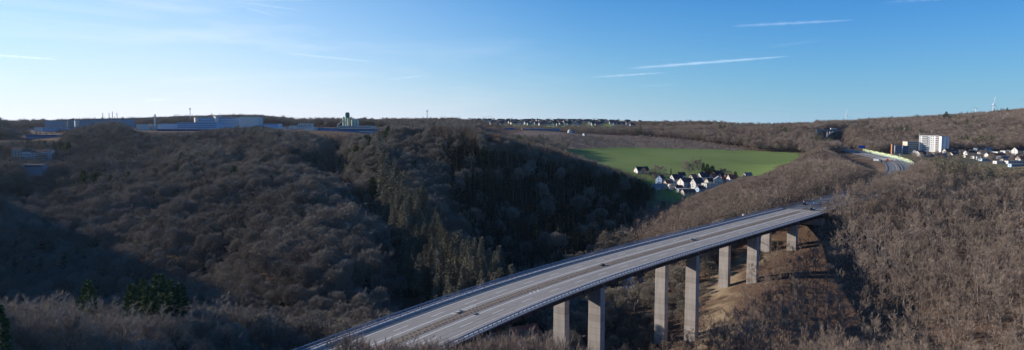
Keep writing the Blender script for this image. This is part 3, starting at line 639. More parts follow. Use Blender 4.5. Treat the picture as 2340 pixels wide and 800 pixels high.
# ---------------------------------------------------------------- buildings
WINM = {}
def window_mesh(w, h, mat='glass'):
    k_ = (round(w, 2), round(h, 2), mat)
    if k_ not in WINM:
        b = MB(); b.bx(-w / 2, w / 2, -.06, .06, -h / 2, h / 2); WINM[k_] = b.mesh('window', M[mat])
    return WINM[k_]
def add_windows(t, x0, x1, y, zs, n, w, h, side='front', mat='glass'):
    """rows of windows on one face of a box: front/back run along x at this y, left/right run along y at x = this value"""
    me = window_mesh(w, h, mat)
    for z in zs:
        for i in range(n):
            q = x0 + (x1 - x0) * (i + .5) / n
            if side == 'front': link('window', me, t, (q, y - .03, z))
            else: link('window', me, t, (y - .03, q, z), R(90))
def house(X, Y, L_, W_, hw, hr, rz, wall, roof, label, cat='house', group=None, wins=(3, 1), chim=True, name='house', simple=False, dz=0):
    z = H(X, Y) + dz; t = empty(name, (X, Y, z), rz, label, cat, group); CLEAR.append((X, Y, max(L_, W_) * .62 + 2.5))
    a, c = L_ / 2, W_ / 2
    b = MB(); b.prism([(-c, -3), (c, -3), (c, hw), (0, hw + hr), (-c, hw)], 'x', -a, a); b.build('wall', M[wall], t)
    e = .45; sl = hr / c; th = .28
    b = MB()
    b.prism([(-c - e, hw - e * sl + .02), (0, hw + hr + .02), (0, hw + hr + th), (-c - e, hw - e * sl + th)], 'x', -a - .35, a + .35)
    b.prism([(c + e, hw - e * sl + .02), (0, hw + hr + .02), (0, hw + hr + th), (c + e, hw - e * sl + th)], 'x', -a - .35, a + .35)
    b.build('roof', M[roof], t)
    if chim: b = MB(); b.bx(a * .2, a * .2 + .7, -.2 - .4, .4 - .4, hw + hr * .6, hw + hr + 1.0); b.build('chimney', M['brick'], t)
    if not simple:
        nf = max(1, int(hw // 2.7)); zs = [1.5 + 2.7 * q for q in range(nf)]
        if wins[0]: add_windows(t, -a, a, -c, zs, wins[0], 1.2, 1.2)
        if wins[1]: add_windows(t, -c, c, -a, zs, wins[1], 1.1, 1.2, 'left')
        link('window', window_mesh(.9, 1.1), t, (-a - .03, 0, hw + hr * .35), R(90))
        b = MB(); b.bx(-a * .1 - .5, -a * .1 + .5, -c - .09, -c + .02, 0.1, 2.1); b.build('door', M['roofbrown'], t)
    return t
def block(X, Y, L_, W_, h, rz, wall, label, cat='building', group=None, rows=0, cols=0, lcols=0, roofm='roofgrey', name='flat_roofed_building', ztop=None, wsz=(1.6, 1.2), band=False, base=4, clear=True):
    zg = H(X, Y)
    if ztop is not None: h = max(3.0, ztop - zg)
    t = empty(name, (X, Y, zg), rz, label, cat, group)
    if clear:
        n_ = max(1, int(L_ / W_ + .5)); ca, sa = math.cos(rz), math.sin(rz)
        for i in range(n_): q = -L_ / 2 + L_ * (i + .5) / n_; CLEAR.append((X + q * ca, Y + q * sa, W_ * .62 + 4))
    a, c = L_ / 2, W_ / 2
    b = MB(); b.bx(-a, a, -c, c, -base, h); b.build('wall', M[wall], t)
    b = MB(); b.bx(-a - .25, a + .25, -c - .25, c + .25, h + .003, h + .45); b.build('roof', M[roofm], t)
    if rows:
        top = h - 1.6; zs = [top - i * 3.1 for i in range(rows)]
        if band:
            for z in zs: b = MB(); b.bx(-a + 1, a - 1, -c - .09, -c + .03, z - .6, z + .6); b.build('window_band', M['glass'], t)
        elif cols: add_windows(t, -a + .6, a - .6, -c, zs, cols, *wsz)
        if lcols: add_windows(t, -c + .6, c - .6, -a, zs, lcols, *wsz, 'left')
    return t
def bpx(x0, x1, ytop, Y, depth, wall, label, rz=0.0, **kw):
    """a flat-roofed block seen between two photo columns, its roof at photo row ytop, at distance Y"""
    p0, p1, pt = at(x0, 300, Y), at(x1, 300, Y), at((x0 + x1) / 2, ytop, Y)
    L_ = (p1[0] - p0[0]); return block((p0[0] + p1[0]) / 2, Y + depth / 2, L_ / max(.5, math.cos(rz)), depth, 10, rz, wall, label, ztop=pt[2], **kw)

# institute and works on the left plateau
bpx(103, 137, 276, 1130, 22, 'greyclad', 'windowless dark grey box building behind a low pale one on the left plateau', name='industrial_hall')
bpx(97, 149, 292, 1100, 14, 'paleclad', 'low pale two-storey office block in front of the windowless grey box', rows=2, cols=9, name='office_building')
bpx(78, 104, 291, 1120, 10, 'white', 'very low white flat building left of the pale office block', name='annex')
bpx(158, 180, 274.5, 1150, 24, 'greyclad', 'left of the two big grey-blue halls on the left plateau', name='industrial_hall')
bpx(183, 239, 275, 1120, 26, 'greyclad', 'right and longer of the two grey-blue halls, with a white left end', name='industrial_hall')
bpx(178.5, 182.5, 276, 1119, 24, 'white', 'narrow white stair tower at the end of the longer grey-blue hall', rz=-.8, name='stair_tower')
t = bpx(215, 287, 272.5, 1190, 30, 'greyclad', 'long dark flat hall with roof vents behind the round wooded knoll', roofm='roofdark', name='industrial_hall')
for q in (-20, -9, -3, 5): b = MB(); b.tube((q, 0, 8), (q, 0, 26.5 if q != -3 else 29), .5, n=8); b.build('vent_pipe', M['galv'], t)
bpx(24, 60, 297, 1250, 20, 'greyclad', 'faint grey hall far back at the left edge of the plateau', name='industrial_hall')
bpx(58, 131, 308, 985, 16, 'blueclad', 'long low blue-banded building below the plateau at the left', rows=1, band=True, name='long_building')
bpx(453, 548, 269, 1190, 20, 'paleclad', 'upper four-storey pale blue institute wing in the middle of the left skyline', rows=4, cols=20, roofm='greyclad', name='institute_building')
bpx(450, 455, 269, 1185, 18, 'white', 'white stair tower at the left end of the upper institute wing', rz=-.8, name='stair_tower')
bpx(491, 499, 266, 1188, 10, 'white', 'small white lift head on the roof of the upper institute wing', rz=-.8, name='lift_house', clear=False)
bpx(549, 590, 267.5, 1170, 24, 'white', 'windowless white block at the right end of the upper institute wing', name='windowless_block')
bpx(405, 495, 280, 1090, 20, 'paleclad', 'lower institute wing with three rows of small windows', rows=3, cols=24, wsz=(1.3, 1.1), roofm='greyclad', name='institute_building')
bpx(357, 500, 297, 1015, 16, 'blueclad', 'long low blue building in front of the institute wings', rows=1, band=True, name='long_building')
bpx(312, 340, 284, 1080, 14, 'white', 'low white shed left of the tall white chimney', name='shed')
bpx(348, 360, 284, 1085, 10, 'white', 'small white boiler house at the foot of the tall white chimney', name='boiler_house')
bpx(366, 405, 283, 1120, 14, 'paleclad', 'low pale building right of the tall white chimney', name='long_building')
bpx(598, 636, 283, 1110, 20, 'paleclad', 'low pale flat building right of the white institute block', rows=1, cols=8, name='flat_building')
bpx(644, 664, 290, 1050, 14, 'white', 'small white building left of the dark-roofed one', name='flat_building')
bpx(662, 702, 287, 1070, 18, 'white', 'white building with a dark flat roof left of the long factory', roofm='roofdark', rows=1, cols=8, name='flat_building')
bpx(681, 711, 282, 1110, 16, 'white', 'taller white building with a dark roof behind, left of the factory', roofm='roofdark', rows=1, cols=5, name='flat_building')
bpx(702, 726, 292, 995, 24, 'white', 'bright white end of the long blue factory', rz=-.35, name='factory_hall')
bpx(727, 770, 293, 1000, 24, 'blueclad', 'left part of the long dark blue factory beside its white end', name='factory_hall')
bpx(771, 850, 288, 1010, 30, 'white', 'raised white factory hall at the foot of the silos', rows=1, band=True, name='factory_hall')
bpx(771, 881, 294.5, 990, 14, 'blueclad', 'long dark blue factory front with a window band below the silos', rows=1, band=True, name='factory_hall')
bpx(821, 848, 302, 940, 12, 'white', 'small white shed among the trees in front of the blue factory', rows=1, band=True, name='shed')
# silo tower
ps = at(800, 290, 1035); zg = H(ps[0], 1035)
t = empty('silo_tower', (ps[0], 1035, zg), 0, 'cluster of cream-green concrete plant silos with a dark green head tower', 'silo'); CLEAR.append((ps[0], 1035, 26))
zt = at(795, 265, 1035)[2] - zg; zd = at(795, 259, 1035)[2] - zg; kx_ = 1035 / F
for x_, y_, h_ in ((-9.2, -1, zt - 1), (-5, -3, zt - 1.5), (-3, 3, zt), (4.0, -2, zt - 4), (8.0, -1, zt - 4.5), (12.0, -1, zt - 5)):
    b = MB(); b.tube((x_ * kx_ / .66, y_, -2), (x_ * kx_ / .66, y_, h_ - 1.2), 1.75, n=14); b.tube((x_ * kx_ / .66, y_, h_ - 1.2), (x_ * kx_ / .66, y_, h_), 1.75, .5, n=14); b.build('silo', M['silo'], t)
b = MB(); b.bx(-6.4, -1.0, -2, 3, zt - 3, zd); b.bx(-5.8, -1.6, -1.4, 2.4, zd, zd + 1.4); b.build('head_house', M['silodark'], t)
b = MB(); b.tube((-19, -3, 9), (-8.5, -2, zt - 6), .7, n=6); b.tube((-15, -3, 0), (-15, -3, 11), .2, n=6); b.build('conveyor', M['galv'], t)
# chimney and masts
def mast(px, ytop, Y, r0, r1, name, label, cat, head=True, mat='mast'):
    p = at(px, ytop, Y); z = H(p[0], Y); h = p[2] - z; t = empty(name, (p[0], Y, z), 0, label, cat); CLEAR.append((p[0], Y, 6))
    b = MB(); b.tube((0, 0, -2), (0, 0, h), r0, r1, n=10); b.build('shaft', M[mat], t)
    if head:
        b = MB(); b.tube((0, 0, h - 3.2), (0, 0, h - 2.9), 1.6, n=10)
        for q in range(3): a = q * 2.09; b.bx(1.5 * math.cos(a) - .3, 1.5 * math.cos(a) + .3, 1.5 * math.sin(a) - .3, 1.5 * math.sin(a) + .3, h - 2.9, h - .2)
        b.build('antenna', M[mat], t)
    return t
mast(354, 261, 1083, 1.35, 1.0, 'chimney_stack', 'tall slim white chimney of the boiler house on the left plateau', 'chimney', False, 'white')
mast(434, 247, 1400, .8, .5, 'radio_mast', 'thin radio mast rising from the woods behind the institute', 'mast')
mast(976, 252, 1250, .8, .5, 'radio_mast', 'thin radio mast standing alone on the wooded ridge right of the silos', 'mast')
mast(2102, 304, 1100, .35, .2, 'flag_pole', 'thin pole at the left corner of the white tower block', 'pole', False)
mast(2040.5, 352, 880, .0001 + .3, .2, 'lamp_mast', 'thin pale pole left of the brick block above the motorway', 'pole', False)
mast(2056.5, 350, 880, .3, .2, 'lamp_mast', 'thin pale pole right behind the green noise barrier', 'pole', False)
# flats on the far left slope
for x0, x1, yt, lb in ((33, 56, 338, 'pale yellow gabled apartment house at the left end of the row among the trees'), (57, 76, 342, 'second pale apartment house in the row on the far left slope'), (78, 99, 344, 'third pale apartment house in the row on the far left slope'), (101, 120, 342, 'rightmost pale apartment house in the row on the far left slope')):
    Y = 790; p0 = at(x0, 350, Y); p1 = at(x1, 350, Y); pt = at(x0, yt, Y); X = (p0[0] + p1[0]) / 2; g_ = H(X, Y); hw = max(5, pt[2] - g_ - 2)
    house(X, Y, p1[0] - p0[0], 10, hw, 3, .12, 'cream' if x0 == 33 else 'white', 'roofbrown', lb, 'apartment house', wins=(4, 2), name='apartment_house')
bpx(50, 93, 377, 690, 8, 'greyclad', 'low pale blue row building below the apartment houses at the left', rows=1, cols=8, roofm='roofdark', name='row_building')
X, Y, _ = hit(8, 388); house(X, Y, 10, 8, 3, 3, .2, 'white', 'roofbrown', 'tiny white house at the left edge below the apartment row')

# village in the side valley
def vh(px, py, L_, W_, hw, hr, rz, wall, roof, label, **kw):
    X, Y, _ = hit(px, py, 600, 900); return house(X, Y, L_, W_, hw, hr, rz, wall, roof, label, **kw)
vh(1466, 394, 16, 9, 2.8, 4, .35, 'white', 'roofdark', 'dark-roofed farmhouse at the left edge of the village above the ridge trees')
vh(1509, 419, 9, 8, 5.4, 4.2, .9, 'paleclad', 'roofdark', 'bluish-white house half hidden behind the ridge trees left of the village')
vh(1515, 431, 7, 6, 2.8, 2.4, .6, 'white', 'roofgrey', 'tiny white gabled house in front of the village at its left')
vh(1545, 420, 14, 9, 5.4, 5, .5, 'white', 'roofdark', 'big white gabled house at the left of the village below the dark cypress')
vh(1566, 427, 14, 11, 5.4, 4.2, .45, 'white', 'roofbrown', 'broad white house with brown hipped roof in the middle of the village')
vh(1592, 430, 13, 8.5, 5.4, 5.4, .6, 'white', 'roofdark', 'tall white gabled house with dark roof in the centre of the village')
vh(1606, 414, 12, 8, 5.0, 5.0, .5, 'white', 'roofdark', 'white gabled house behind the centre of the village near the grove')
vh(1629, 413, 9, 7, 3.4, 4.2, .7, 'white', 'roofred', 'house with a bright red roof at the back of the village')
vh(1641, 420, 10, 9, 5.0, 3.4, 1.35, 'white', 'roofgrey', 'white gabled house with three windows right of the red-roofed one', wins=(2, 3))
vh(1641, 403, 11, 8, 3, 3.8, .2, 'cream', 'roofdark', 'house showing only its dark roof behind the red-roofed one')
vh(1673, 418, 11, 7, 5, 4.2, .35, 'white', 'roofred', 'white gable with reddish roof at the right end of the village')
vh(1708, 405, 9, 6, 2.8, 2.6, .3, 'cream', 'roofgrey', 'small outbuilding at the far right above the brown slope')
for px_, py_, L_, W_, hw_, hr_, rz_, wl_, rf_, lb in ((1526, 424, 8, 6, 3, 3, .4, 'cream', 'roofbrown', 'small cream house between the two left white gabled houses'), (1556, 409, 9, 7, 4, 3.5, .3, 'paleclad', 'roofdark', 'bluish gabled house behind the big left house'),
        (1583, 415, 9, 7, 4.5, 3.5, .7, 'cream', 'roofbrown', 'cream house behind the central gables'), (1620, 422, 8, 6, 4, 3, .5, 'cream', 'roofdark', 'small house right behind the bright flat-roofed one'), (1655, 418, 8, 6, 3.5, 3, .2, 'paleclad', 'roofred', 'little red-roofed house right of the three-window house'),
        (1551, 434, 8, 5, 2.6, 2.2, .1, 'cream', 'roofdark', 'dark-roofed shed at the front of the village'), (1600, 438, 9, 6, 3, 3, .5, 'paleclad', 'roofdark', 'dark-roofed house below the central white gable'), (1648, 409, 8, 6, 3, 3, .8, 'white', 'roofdark', 'little white gable behind the three-window house'), (1662, 412, 7, 6, 3, 3, .5, 'cream', 'roofbrown', 'brown-roofed cottage at the right of the village')):
    vh(px_, py_, L_, W_, hw_, hr_, rz_, wl_, rf_, lb)
X, Y, _ = hit(1617, 433, 600, 900); block(X, Y, 10, 8, 6.6, .45, 'white', 'bright white flat-roofed house below the red-roofed one', 'house', rows=2, cols=2, lcols=2, wsz=(1.3, 1.1), name='flat_roofed_house')
X, Y, _ = hit(1630, 430, 600, 900); block(X, Y, 9, 6, 4, .2, 'paleclad', 'low grey annex right of the bright white flat-roofed house', 'annex', name='annex')
X, Y, _ = hit(1538, 427, 600, 900); block(X, Y, 10, 6, 2.8, .3, 'cream', 'flat-roofed garage in front of the big left house', 'garage', name='garage')
X, Y, _ = hit(1536, 434, 600, 900); block(X, Y, 8, 5, 2.6, .3, 'white', 'low white garage nearest the lower meadow', 'garage', name='garage')
X, Y, _ = hit(1562, 440, 600, 900); block(X, Y, 13, 8, 3, .1, 'greyclad', 'grey flat-roofed workshop at the front of the village', 'workshop', name='workshop')
vh(1573, 445, 14, 9, 2.8, 3, .2, 'cream', 'roofbrown', 'dark brown-roofed bungalow nearest the shaded meadow')
vh(1499, 433, 9, 7, 3, 3, .3, 'white', 'roofgrey', 'low white house glimpsed between the ridge trees left of the village')
vh(1478, 492, 16, 9, 4, 4, .8, 'greyclad', 'roofdark', 'grey-roofed house in the shaded valley at the foot of the brown slope', wins=(3, 1))
# houses on the valley floor below the viaduct
def low_house(px, py, L_, W_, hw, hr, rz, wall, roof, label):
    X, Y, _ = hit(px, py, 230, 560); return house(X, Y, L_, W_, hw, hr, rz, wall, roof, label)
low_house(1448, 650, 12, 8, 5, 4, .9, 'paleclad', 'roofdark', 'bluish house in deep shade seen between the second pair of piers')
low_house(1412, 690, 14, 8, 4, 3, .3, 'paleclad', 'roofgrey', 'shaded grey-roofed house right of the first near pier')
low_house(1300, 715, 10, 7, 3.6, 2.6, .4, 'white', 'roofgrey', 'small white-walled house in shade between the first two piers')
low_house(1455, 612, 11, 8, 4, 3.4, .2, 'paleclad', 'roofdark', 'distant shaded house just below the viaduct girder')
low_house(1196, 790, 14, 9, 5, 4, .5, 'white', 'roofred', 'red-roofed house on the valley floor below the near end of the viaduct')

# tower block and settlement on the right
pT = at(2122, 330, 1110); zg = H(pT[0] , 1110); zT = at(2122, 310, 1110)[2]; hT = zT - zg
t = empty('tower_block', (pT[0], 1110, zg), -R(50), 'white eight-storey tower block with balconies on the slope right of the motorway', 'tower block'); CLEAR.append((pT[0], 1115, 26)); CLEAR.append((pT[0] + 20, 1105, 22))
b = MB(); b.bx(-14.5, 14.5, 0, 13, -6, hT); b.build('wall', M['bright'], t)
b = MB(); b.bx(-14.8, 14.8, -.3, 13.3, hT + .003, hT + .6); b.build('roof', M['roofgrey'], t)
for r_ in range(8):
    z = hT - 1.7 - r_ * (hT - 2.0) / 8
    for q in (-12.6, 1.5, 4.0, 6.6): link('window', window_mesh(1.1, 1.25), t, (q, -.03, z))
    b = MB(); b.bx(-10.4, -1.4, -.1, .02, z - .55, z + .75); b.build('loggia', M['glass'], t)
    b = MB(); b.bx(-10.6, -4.4, -1.1, -.11, z - 1.25, z - .35); b.bx(-4.3, -1.2, -1.5, -.11, z - 1.25, z - .35); b.build('balcony', M['bright'], t)
    b = MB(); b.bx(9.6, 14.0, -.1, .02, z - .55, z + .75); b.build('loggia', M['glass'], t)
    b = MB(); b.bx(9.2, 14.4, -1.2, -.11, z - 1.25, z - .35); b.build('balcony', M['bright'], t)
ww = MB(); ww.box((18.9, 5.5, (hT - 7) / 2), (13.5, 10, hT + 5), R(56)); ww.build('side_wing', M['bright'], t)
b = MB(); b.box((18.9, 5.5, hT - .9 + .1), (14, 10.5, .5), R(56)); b.build('side_wing_roof', M['roofgrey'], t)
ca, sa = math.cos(R(56)), math.sin(R(56))
for r_ in range(8):
    z = hT - 2.6 - r_ * (hT - 2.0) / 8
    for q in (-4.2, 2.5): link('window', window_mesh(1.5, 1.2), t, (18.9 + q * ca + 5.03 * sa, 5.5 + q * sa - 5.03 * ca, z), R(56))
bpx(2075, 2098, 324, 1120, 14, 'cream', 'older pale yellow apartment block just left of the white tower block', rows=4, cols=6, name='apartment_block')
bpx(2040, 2045, 330, 1040, 3, 'brick', 'orange brick end tower left of the dark blue block', name='brick_tower')
bpx(2047, 2063, 333, 1050, 6, 'greyclad', 'dark blue-grey block attached to the orange brick tower', rows=4, cols=4, name='apartment_block')
bpx(2064, 2078, 334, 1060, 6, 'greyclad', 'right and smaller dark blue block beside the orange brick tower', rows=4, cols=4, name='apartment_block')
SET = [  # px, py_base, kind, L, W, h, hr, rz, wall, roof, label
 (2092, 353, 'h', 14, 9, 3.4, 3.6, .8, 'white', 'roofbrown', 'brown-roofed white house at the left end of the settlement'),
 (2103, 357, 'h', 16, 10, 3.4, 4.5, .5, 'white', 'roofdark', 'large dark-roofed house below the tower block'),
 (2124, 356, 'b', 12, 8, 3.2, 0, .2, 'paleclad', 'roofgrey', 'low pale terrace left of the bright white bungalow'),
 (2139, 357, 'b', 11, 8, 4.2, 0, .1, 'white', 'roofgrey', 'bright white flat-roofed bungalow below the tower block'),
 (2150, 357, 'b', 12, 8, 4.0, 0, .1, 'blueclad', 'roofgrey', 'bluish low house right of the bright white bungalow'),
 (2172, 352, 'h', 20, 9, 4.0, 4.0, .05, 'white', 'roofbrown', 'long brown-roofed house with two white gables below the tower'),
 (2204, 348, 'b', 20, 8, 3.0, 0, 0, 'cream', 'roofgrey', 'long low terrace in the middle of the settlement'),
 (2192, 345, 'b', 16, 6, 2.6, 0, 0, 'greyclad', 'roofdark', 'dark row of garages right of the tower block'),
 (2237, 345, 'b', 13, 9, 6.0, 0, .15, 'paleclad', 'roofgrey', 'pale blue two-storey house with white balconies'),
 (2257, 346, 'b', 12, 9, 6.0, 0, .1, 'paleclad', 'roofgrey', 'right one of the pale blue pair of two-storey houses'),
 (2246, 352, 'b', 14, 6, 2.8, 0, .15, 'white', 'roofgrey', 'low white porch wing in front of the pale blue pair'),
 (2206, 360, 'b', 5, 5, 3.0, 0, .2, 'white', 'roofgrey', 'tiny white shed in the dark middle of the settlement'),
 (2225, 363, 'b', 7, 6, 3.4, 0, .4, 'white', 'roofgrey', 'small white house left of the tall narrow white gable'),
 (2236, 366, 'h', 8, 5, 5.4, 2.6, 1.1, 'white', 'roofdark', 'tall narrow white gable standing in the front of the settlement'),
 (2281, 353, 'b', 14, 8, 4.0, 0, .35, 'white', 'roofgrey', 'white flat-roofed house behind the long red roof'),
 (2296, 354, 'b', 9, 8, 6.0, 0, .3, 'white', 'roofgrey', 'white house with framed balcony right behind the long red roof'),
 (2282, 360, 'h', 18, 8, 3.0, 3.2, .1, 'cream', 'roofred', 'house with a long orange-red roof in the right of the settlement'),
 (2308, 364, 'b', 34, 9, 4.4, 0, .02, 'blueclad', 'roofgrey', 'long blue-shaded terrace in front of the red-roofed house'),
 (2325, 353, 'h', 13, 10, 6.0, 4.5, .3, 'white', 'roofdark', 'dark-roofed house with pink balconies near the right edge'),
 (2338, 353, 'b', 8, 8, 5.0, 0, .3, 'cream', 'roofdark', 'orange-lit house cut by the right edge of the photo'),
 (2288, 374, 'b', 18, 7, 3.2, 0, .05, 'white', 'roofgrey', 'low white terrace at the front right of the settlement'),
 (2318, 374, 'b', 22, 7, 3.4, 0, .02, 'white', 'roofgrey', 'longest low white terrace at the front right edge'),
 (2325, 380, 'b', 20, 6, 2.8, 0, .02, 'paleclad', 'roofgrey', 'lowest pale terrace below the front right one'),
 (2180, 358, 'h', 12, 8, 3.4, 3, .2, 'cream', 'roofbrown', 'cream house with brown roof below the long two-gabled one'),
 (2214, 354, 'h', 12, 8, 3.4, 3, .1, 'white', 'roofdark', 'dark-roofed white house right of the long low terrace'),
 (2262, 360, 'h', 13, 8, 3.6, 3.4, .2, 'white', 'roofbrown', 'white house with brown roof left of the long red roof'),
 (2250, 368, 'b', 14, 7, 3.2, 0, .1, 'paleclad', 'roofgrey', 'pale flat house in front of the tall narrow gable'),
 (2268, 350, 'h', 11, 8, 3.4, 3, .3, 'cream', 'roofdark', 'cream house with dark roof behind the pale blue pair'),
 (2312, 349, 'b', 12, 7, 3.4, 0, .1, 'white', 'roofgrey', 'small white flat house behind the long blue terrace'),
 (2334, 368, 'h', 12, 8, 3.6, 3.2, .2, 'white', 'roofred', 'white house with red roof near the lower right of the settlement'),
 (2300, 369, 'b', 15, 6, 3.0, 0, .05, 'cream', 'roofgrey', 'cream terrace between the long blue and the low white terraces'),
 (2290, 338, 'b', 8, 5, 2.6, 0, 0, 'white', 'roofgrey', 'tiny white hut on the brown slope above the settlement'),
]
for px_, py_, kd_, L_, W_, h_, hr_, rz_b, wl_, rf_, lb in SET:
    X, Y, _ = hit(px_, py_, 750, 1300)
    if kd_ == 'h': house(X, Y, L_, W_, h_, hr_, rz_b, wl_, rf_, lb, wins=(4, 1))
    else: block(X, Y, L_, W_, h_, rz_b, wl_, lb, 'house', rows=max(1, int(h_ // 3)), cols=max(2, int(L_ // 3.2)), lcols=1, roofm=rf_, wsz=(1.5, 1.1), name='flat_roofed_house')

# blue warehouses and farm below the horizon village
bpx(1152, 1176, 294.5, 1330, 24, 'blueclad', 'left blue warehouse with a stepped roof below the horizon village', rows=2, cols=5, name='warehouse')
bpx(1194, 1279, 295.5, 1360, 26, 'blueclad', 'long blue warehouse below the horizon village', rows=1, cols=12, roofm='greyclad', name='warehouse')
bpx(1192.5, 1195, 296, 1359, 20, 'white', 'white end wall of the long blue warehouse', name='end_wall')
bpx(1305, 1314, 299, 1330, 10, 'greyclad', 'dark shed right of the round white tank', roofm='roofdark', name='shed')
p = at(1302, 301, 1325); zg = H(p[0], 1325)
t = empty('storage_dome', (p[0], 1325, zg), 0, 'round white storage dome beside the long blue warehouse', 'tank'); b = MB()
for i in range(6):
    a0_, a1_ = i * math.pi / 12, (i + 1) * math.pi / 12; b.tube((0, 0, 2 + 4.4 * math.sin(a0_)), (0, 0, 2 + 4.4 * math.sin(a1_)), 4.4 * math.cos(a0_), max(.05, 4.4 * math.cos(a1_)), n=18, cap=False)
b.build('roof', M['cream'], t); b = MB(); b.tube((0, 0, -3), (0, 0, 2), 4.4, n=18); b.build('wall', M['white'], t)
X, Y, _ = hit(1336, 310, 1000, 1500); house(X, Y, 6, 5, 3, 2, .6, 'white', 'roofgrey', 'tiny white hut at the edge of the clear-cut slope')
X, Y = at(1557, 284, 2300)[:2]; house(X, Y, 14, 9, 5, 4, .5, 'white', 'roofdark', 'single white house on the horizon right of the village')
# horizon village
def far_house(me, px, Y, lb, g_):
    X = at(px, 280, Y)[0]; t = link('house', me, None, (X, Y, H(X, Y)), random.choice((0, .1, .3, 1.2)) + random.uniform(-.25, .25)); tag(t, lb, 'house', g_); CLEAR.append((X, Y, 13))
FH = []
for wl_, rf_ in (('farwall', 'roofdark'), ('cream', 'roofdark'), ('greyclad', 'roofdark'), ('farwall', 'roofbrown')):
    b = MB(); b.prism([(-4.5, -2), (4.5, -2), (4.5, 5.2), (0, 9.6), (-4.5, 5.2)], 'x', -6, 6, 0)
    b.prism([(-5.1, 4.7), (0, 9.7), (0, 10.1), (-5.1, 5.1)], 'x', -6.4, 6.4, 1); b.prism([(5.1, 4.7), (0, 9.7), (0, 10.1), (5.1, 5.1)], 'x', -6.4, 6.4, 1)
    for q in (-3.5, 0, 3.5): b.bx(q - .6, q + .6, -4.56, -4.4, 2.2, 3.6, 2)
    FH.append((b.mesh('house', M[wl_], M[rf_], M['glass']), wl_, rf_))
random.seed(11)
LBF = {0: 'small white-walled house with dark roof in the village on the horizon', 1: 'small cream-walled house with dark roof in the village on the horizon', 2: 'small bluish shaded house with dark roof in the village on the horizon', 3: 'small white-walled house with brown roof in the village on the horizon'}
for i in range(150):
    q = random.choices((0, 1, 2, 3), (2, 2, 5, 2))[0]; px_ = random.triangular(1055, 1480, 1330) if i % 3 else random.uniform(1060, 1470)
    far_house(FH[q][0], px_, random.uniform(1980, 2600), LBF[q], 'houses of the horizon village with %s roofs and %s walls' % (('dark', 'white'), ('dark', 'cream'), ('dark', 'bluish'), ('brown', 'white'))[q])
# construction crane over the horizon village
p = at(1106, 268, 2350); zg = H(p[0], 2350); hh_ = p[2] - zg
t = empty('tower_crane', (p[0], 2350, zg), 0, 'faint tower crane with a long jib above the horizon village', 'crane'); b = MB(); b.tube((0, 0, 0), (0, 0, hh_ + 4), .5, n=4); b.build('tower', M['mast'], t)
b = MB(); b.tube((-6, 0, hh_), (32, 0, hh_ + 2.5), .35, n=4); b.build('jib', M['mast'], t)
# wind turbines
def turbine(px, ytop, ybase, Y, rot, lb):
    p = at(px, ytop, Y); pb_ = at(px, ybase, Y); h = p[2] - pb_[2]; zg = min(H(p[0], Y), pb_[2]) - 5; t = empty('wind_turbine', (p[0], Y, pb_[2]), .4, lb, 'wind turbine')
    b = MB(); b.tube((0, 0, zg - pb_[2]), (0, 0, h), h * .035, h * .02, n=10); b.build('tower', M['turb'], t)
    b = MB(); b.bx(-h * .03, h * .03, -h * .06, h * .07, h, h * 1.05); n_ = b.build('nacelle', M['turb'], t)
    for q in range(3):
        a = rot + q * 2.0944; b = MB(); d = Vector((math.sin(a), 0, math.cos(a))); o_ = Vector((0, -h * .07, h * 1.025)); e_ = d.cross(Vector((0, 1, 0)))
        L_ = h * .62; w0, w1 = h * .030, h * .008
        vs = [o_ + e_ * w0, o_ - e_ * w0 * .6, o_ + d * L_ - e_ * w1, o_ + d * L_ + e_ * w1]; vs += [v + Vector((0, h * .012, 0)) for v in vs]
        b.add(vs, [(0, 1, 2, 3), (7, 6, 5, 4), (0, 4, 5, 1), (1, 5, 6, 2), (2, 6, 7, 3), (3, 7, 4, 0)]); b.build('blade', M['turb'], t)
turbine(1933, 263, 283, 4200, .1, 'white wind turbine on the far horizon above the arch bridge')
turbine(2270, 239, 268, 3000, .15, 'taller white wind turbine behind the wooded hill at the right')
turbine(2230, 250, 270, 3400, 1.0, 'smaller wind turbine just showing above the hill at the right')
random.seed(5)
# ---------------------------------------------------------------- trees
class TM:
    """triangle collector for trees"""
    def __init__(s): s.v = []; s.f = []; s.n = 0
    def limb(s, a, b, r0, r1, n=4):
        a = np.asarray(a, float); b = np.asarray(b, float); d = b - a; d /= (np.linalg.norm(d) + 1e-9)
        u = np.cross(d, [0.3, 0.2, 1.0] if abs(d[2]) < .9 else [1, 0, 0]); u /= np.linalg.norm(u); w = np.cross(d, u)
        t = np.arange(n) * 2 * np.pi / n; ring = np.cos(t)[:, None] * u + np.sin(t)[:, None] * w
        s.v.append(np.vstack([a + ring * r0, b + ring * r1])); o = s.n
        for k in range(n):
            k2 = (k + 1) % n
            s.f += [(o + k, o + k2, o + n + k2), (o + k, o + n + k2, o + n + k)]
        s.n += 2 * n
    def blades(s, P, D, Ln, W, rng):
        """thin tapering twigs: base points P, unit directions D"""
        m = len(P); side = np.cross(D, rng.normal(size=(m, 3))); side /= (np.linalg.norm(side, axis=1, keepdims=True) + 1e-9)
        V = np.empty((m, 3, 3)); V[:, 0] = P - side * (W / 2)[:, None]; V[:, 1] = P + side * (W / 2)[:, None]; V[:, 2] = P + D * Ln[:, None]
        s.v.append(V.reshape(-1, 3)); o = s.n
        s.f += [(o + 3 * i, o + 3 * i + 1, o + 3 * i + 2) for i in range(m)]; s.n += 3 * m
    def mesh(s, name, mat):
        return npmesh(name, np.vstack(s.v), np.array(s.f), [mat])
def unit(v): return v / (np.linalg.norm(v, axis=-1, keepdims=True) + 1e-9)
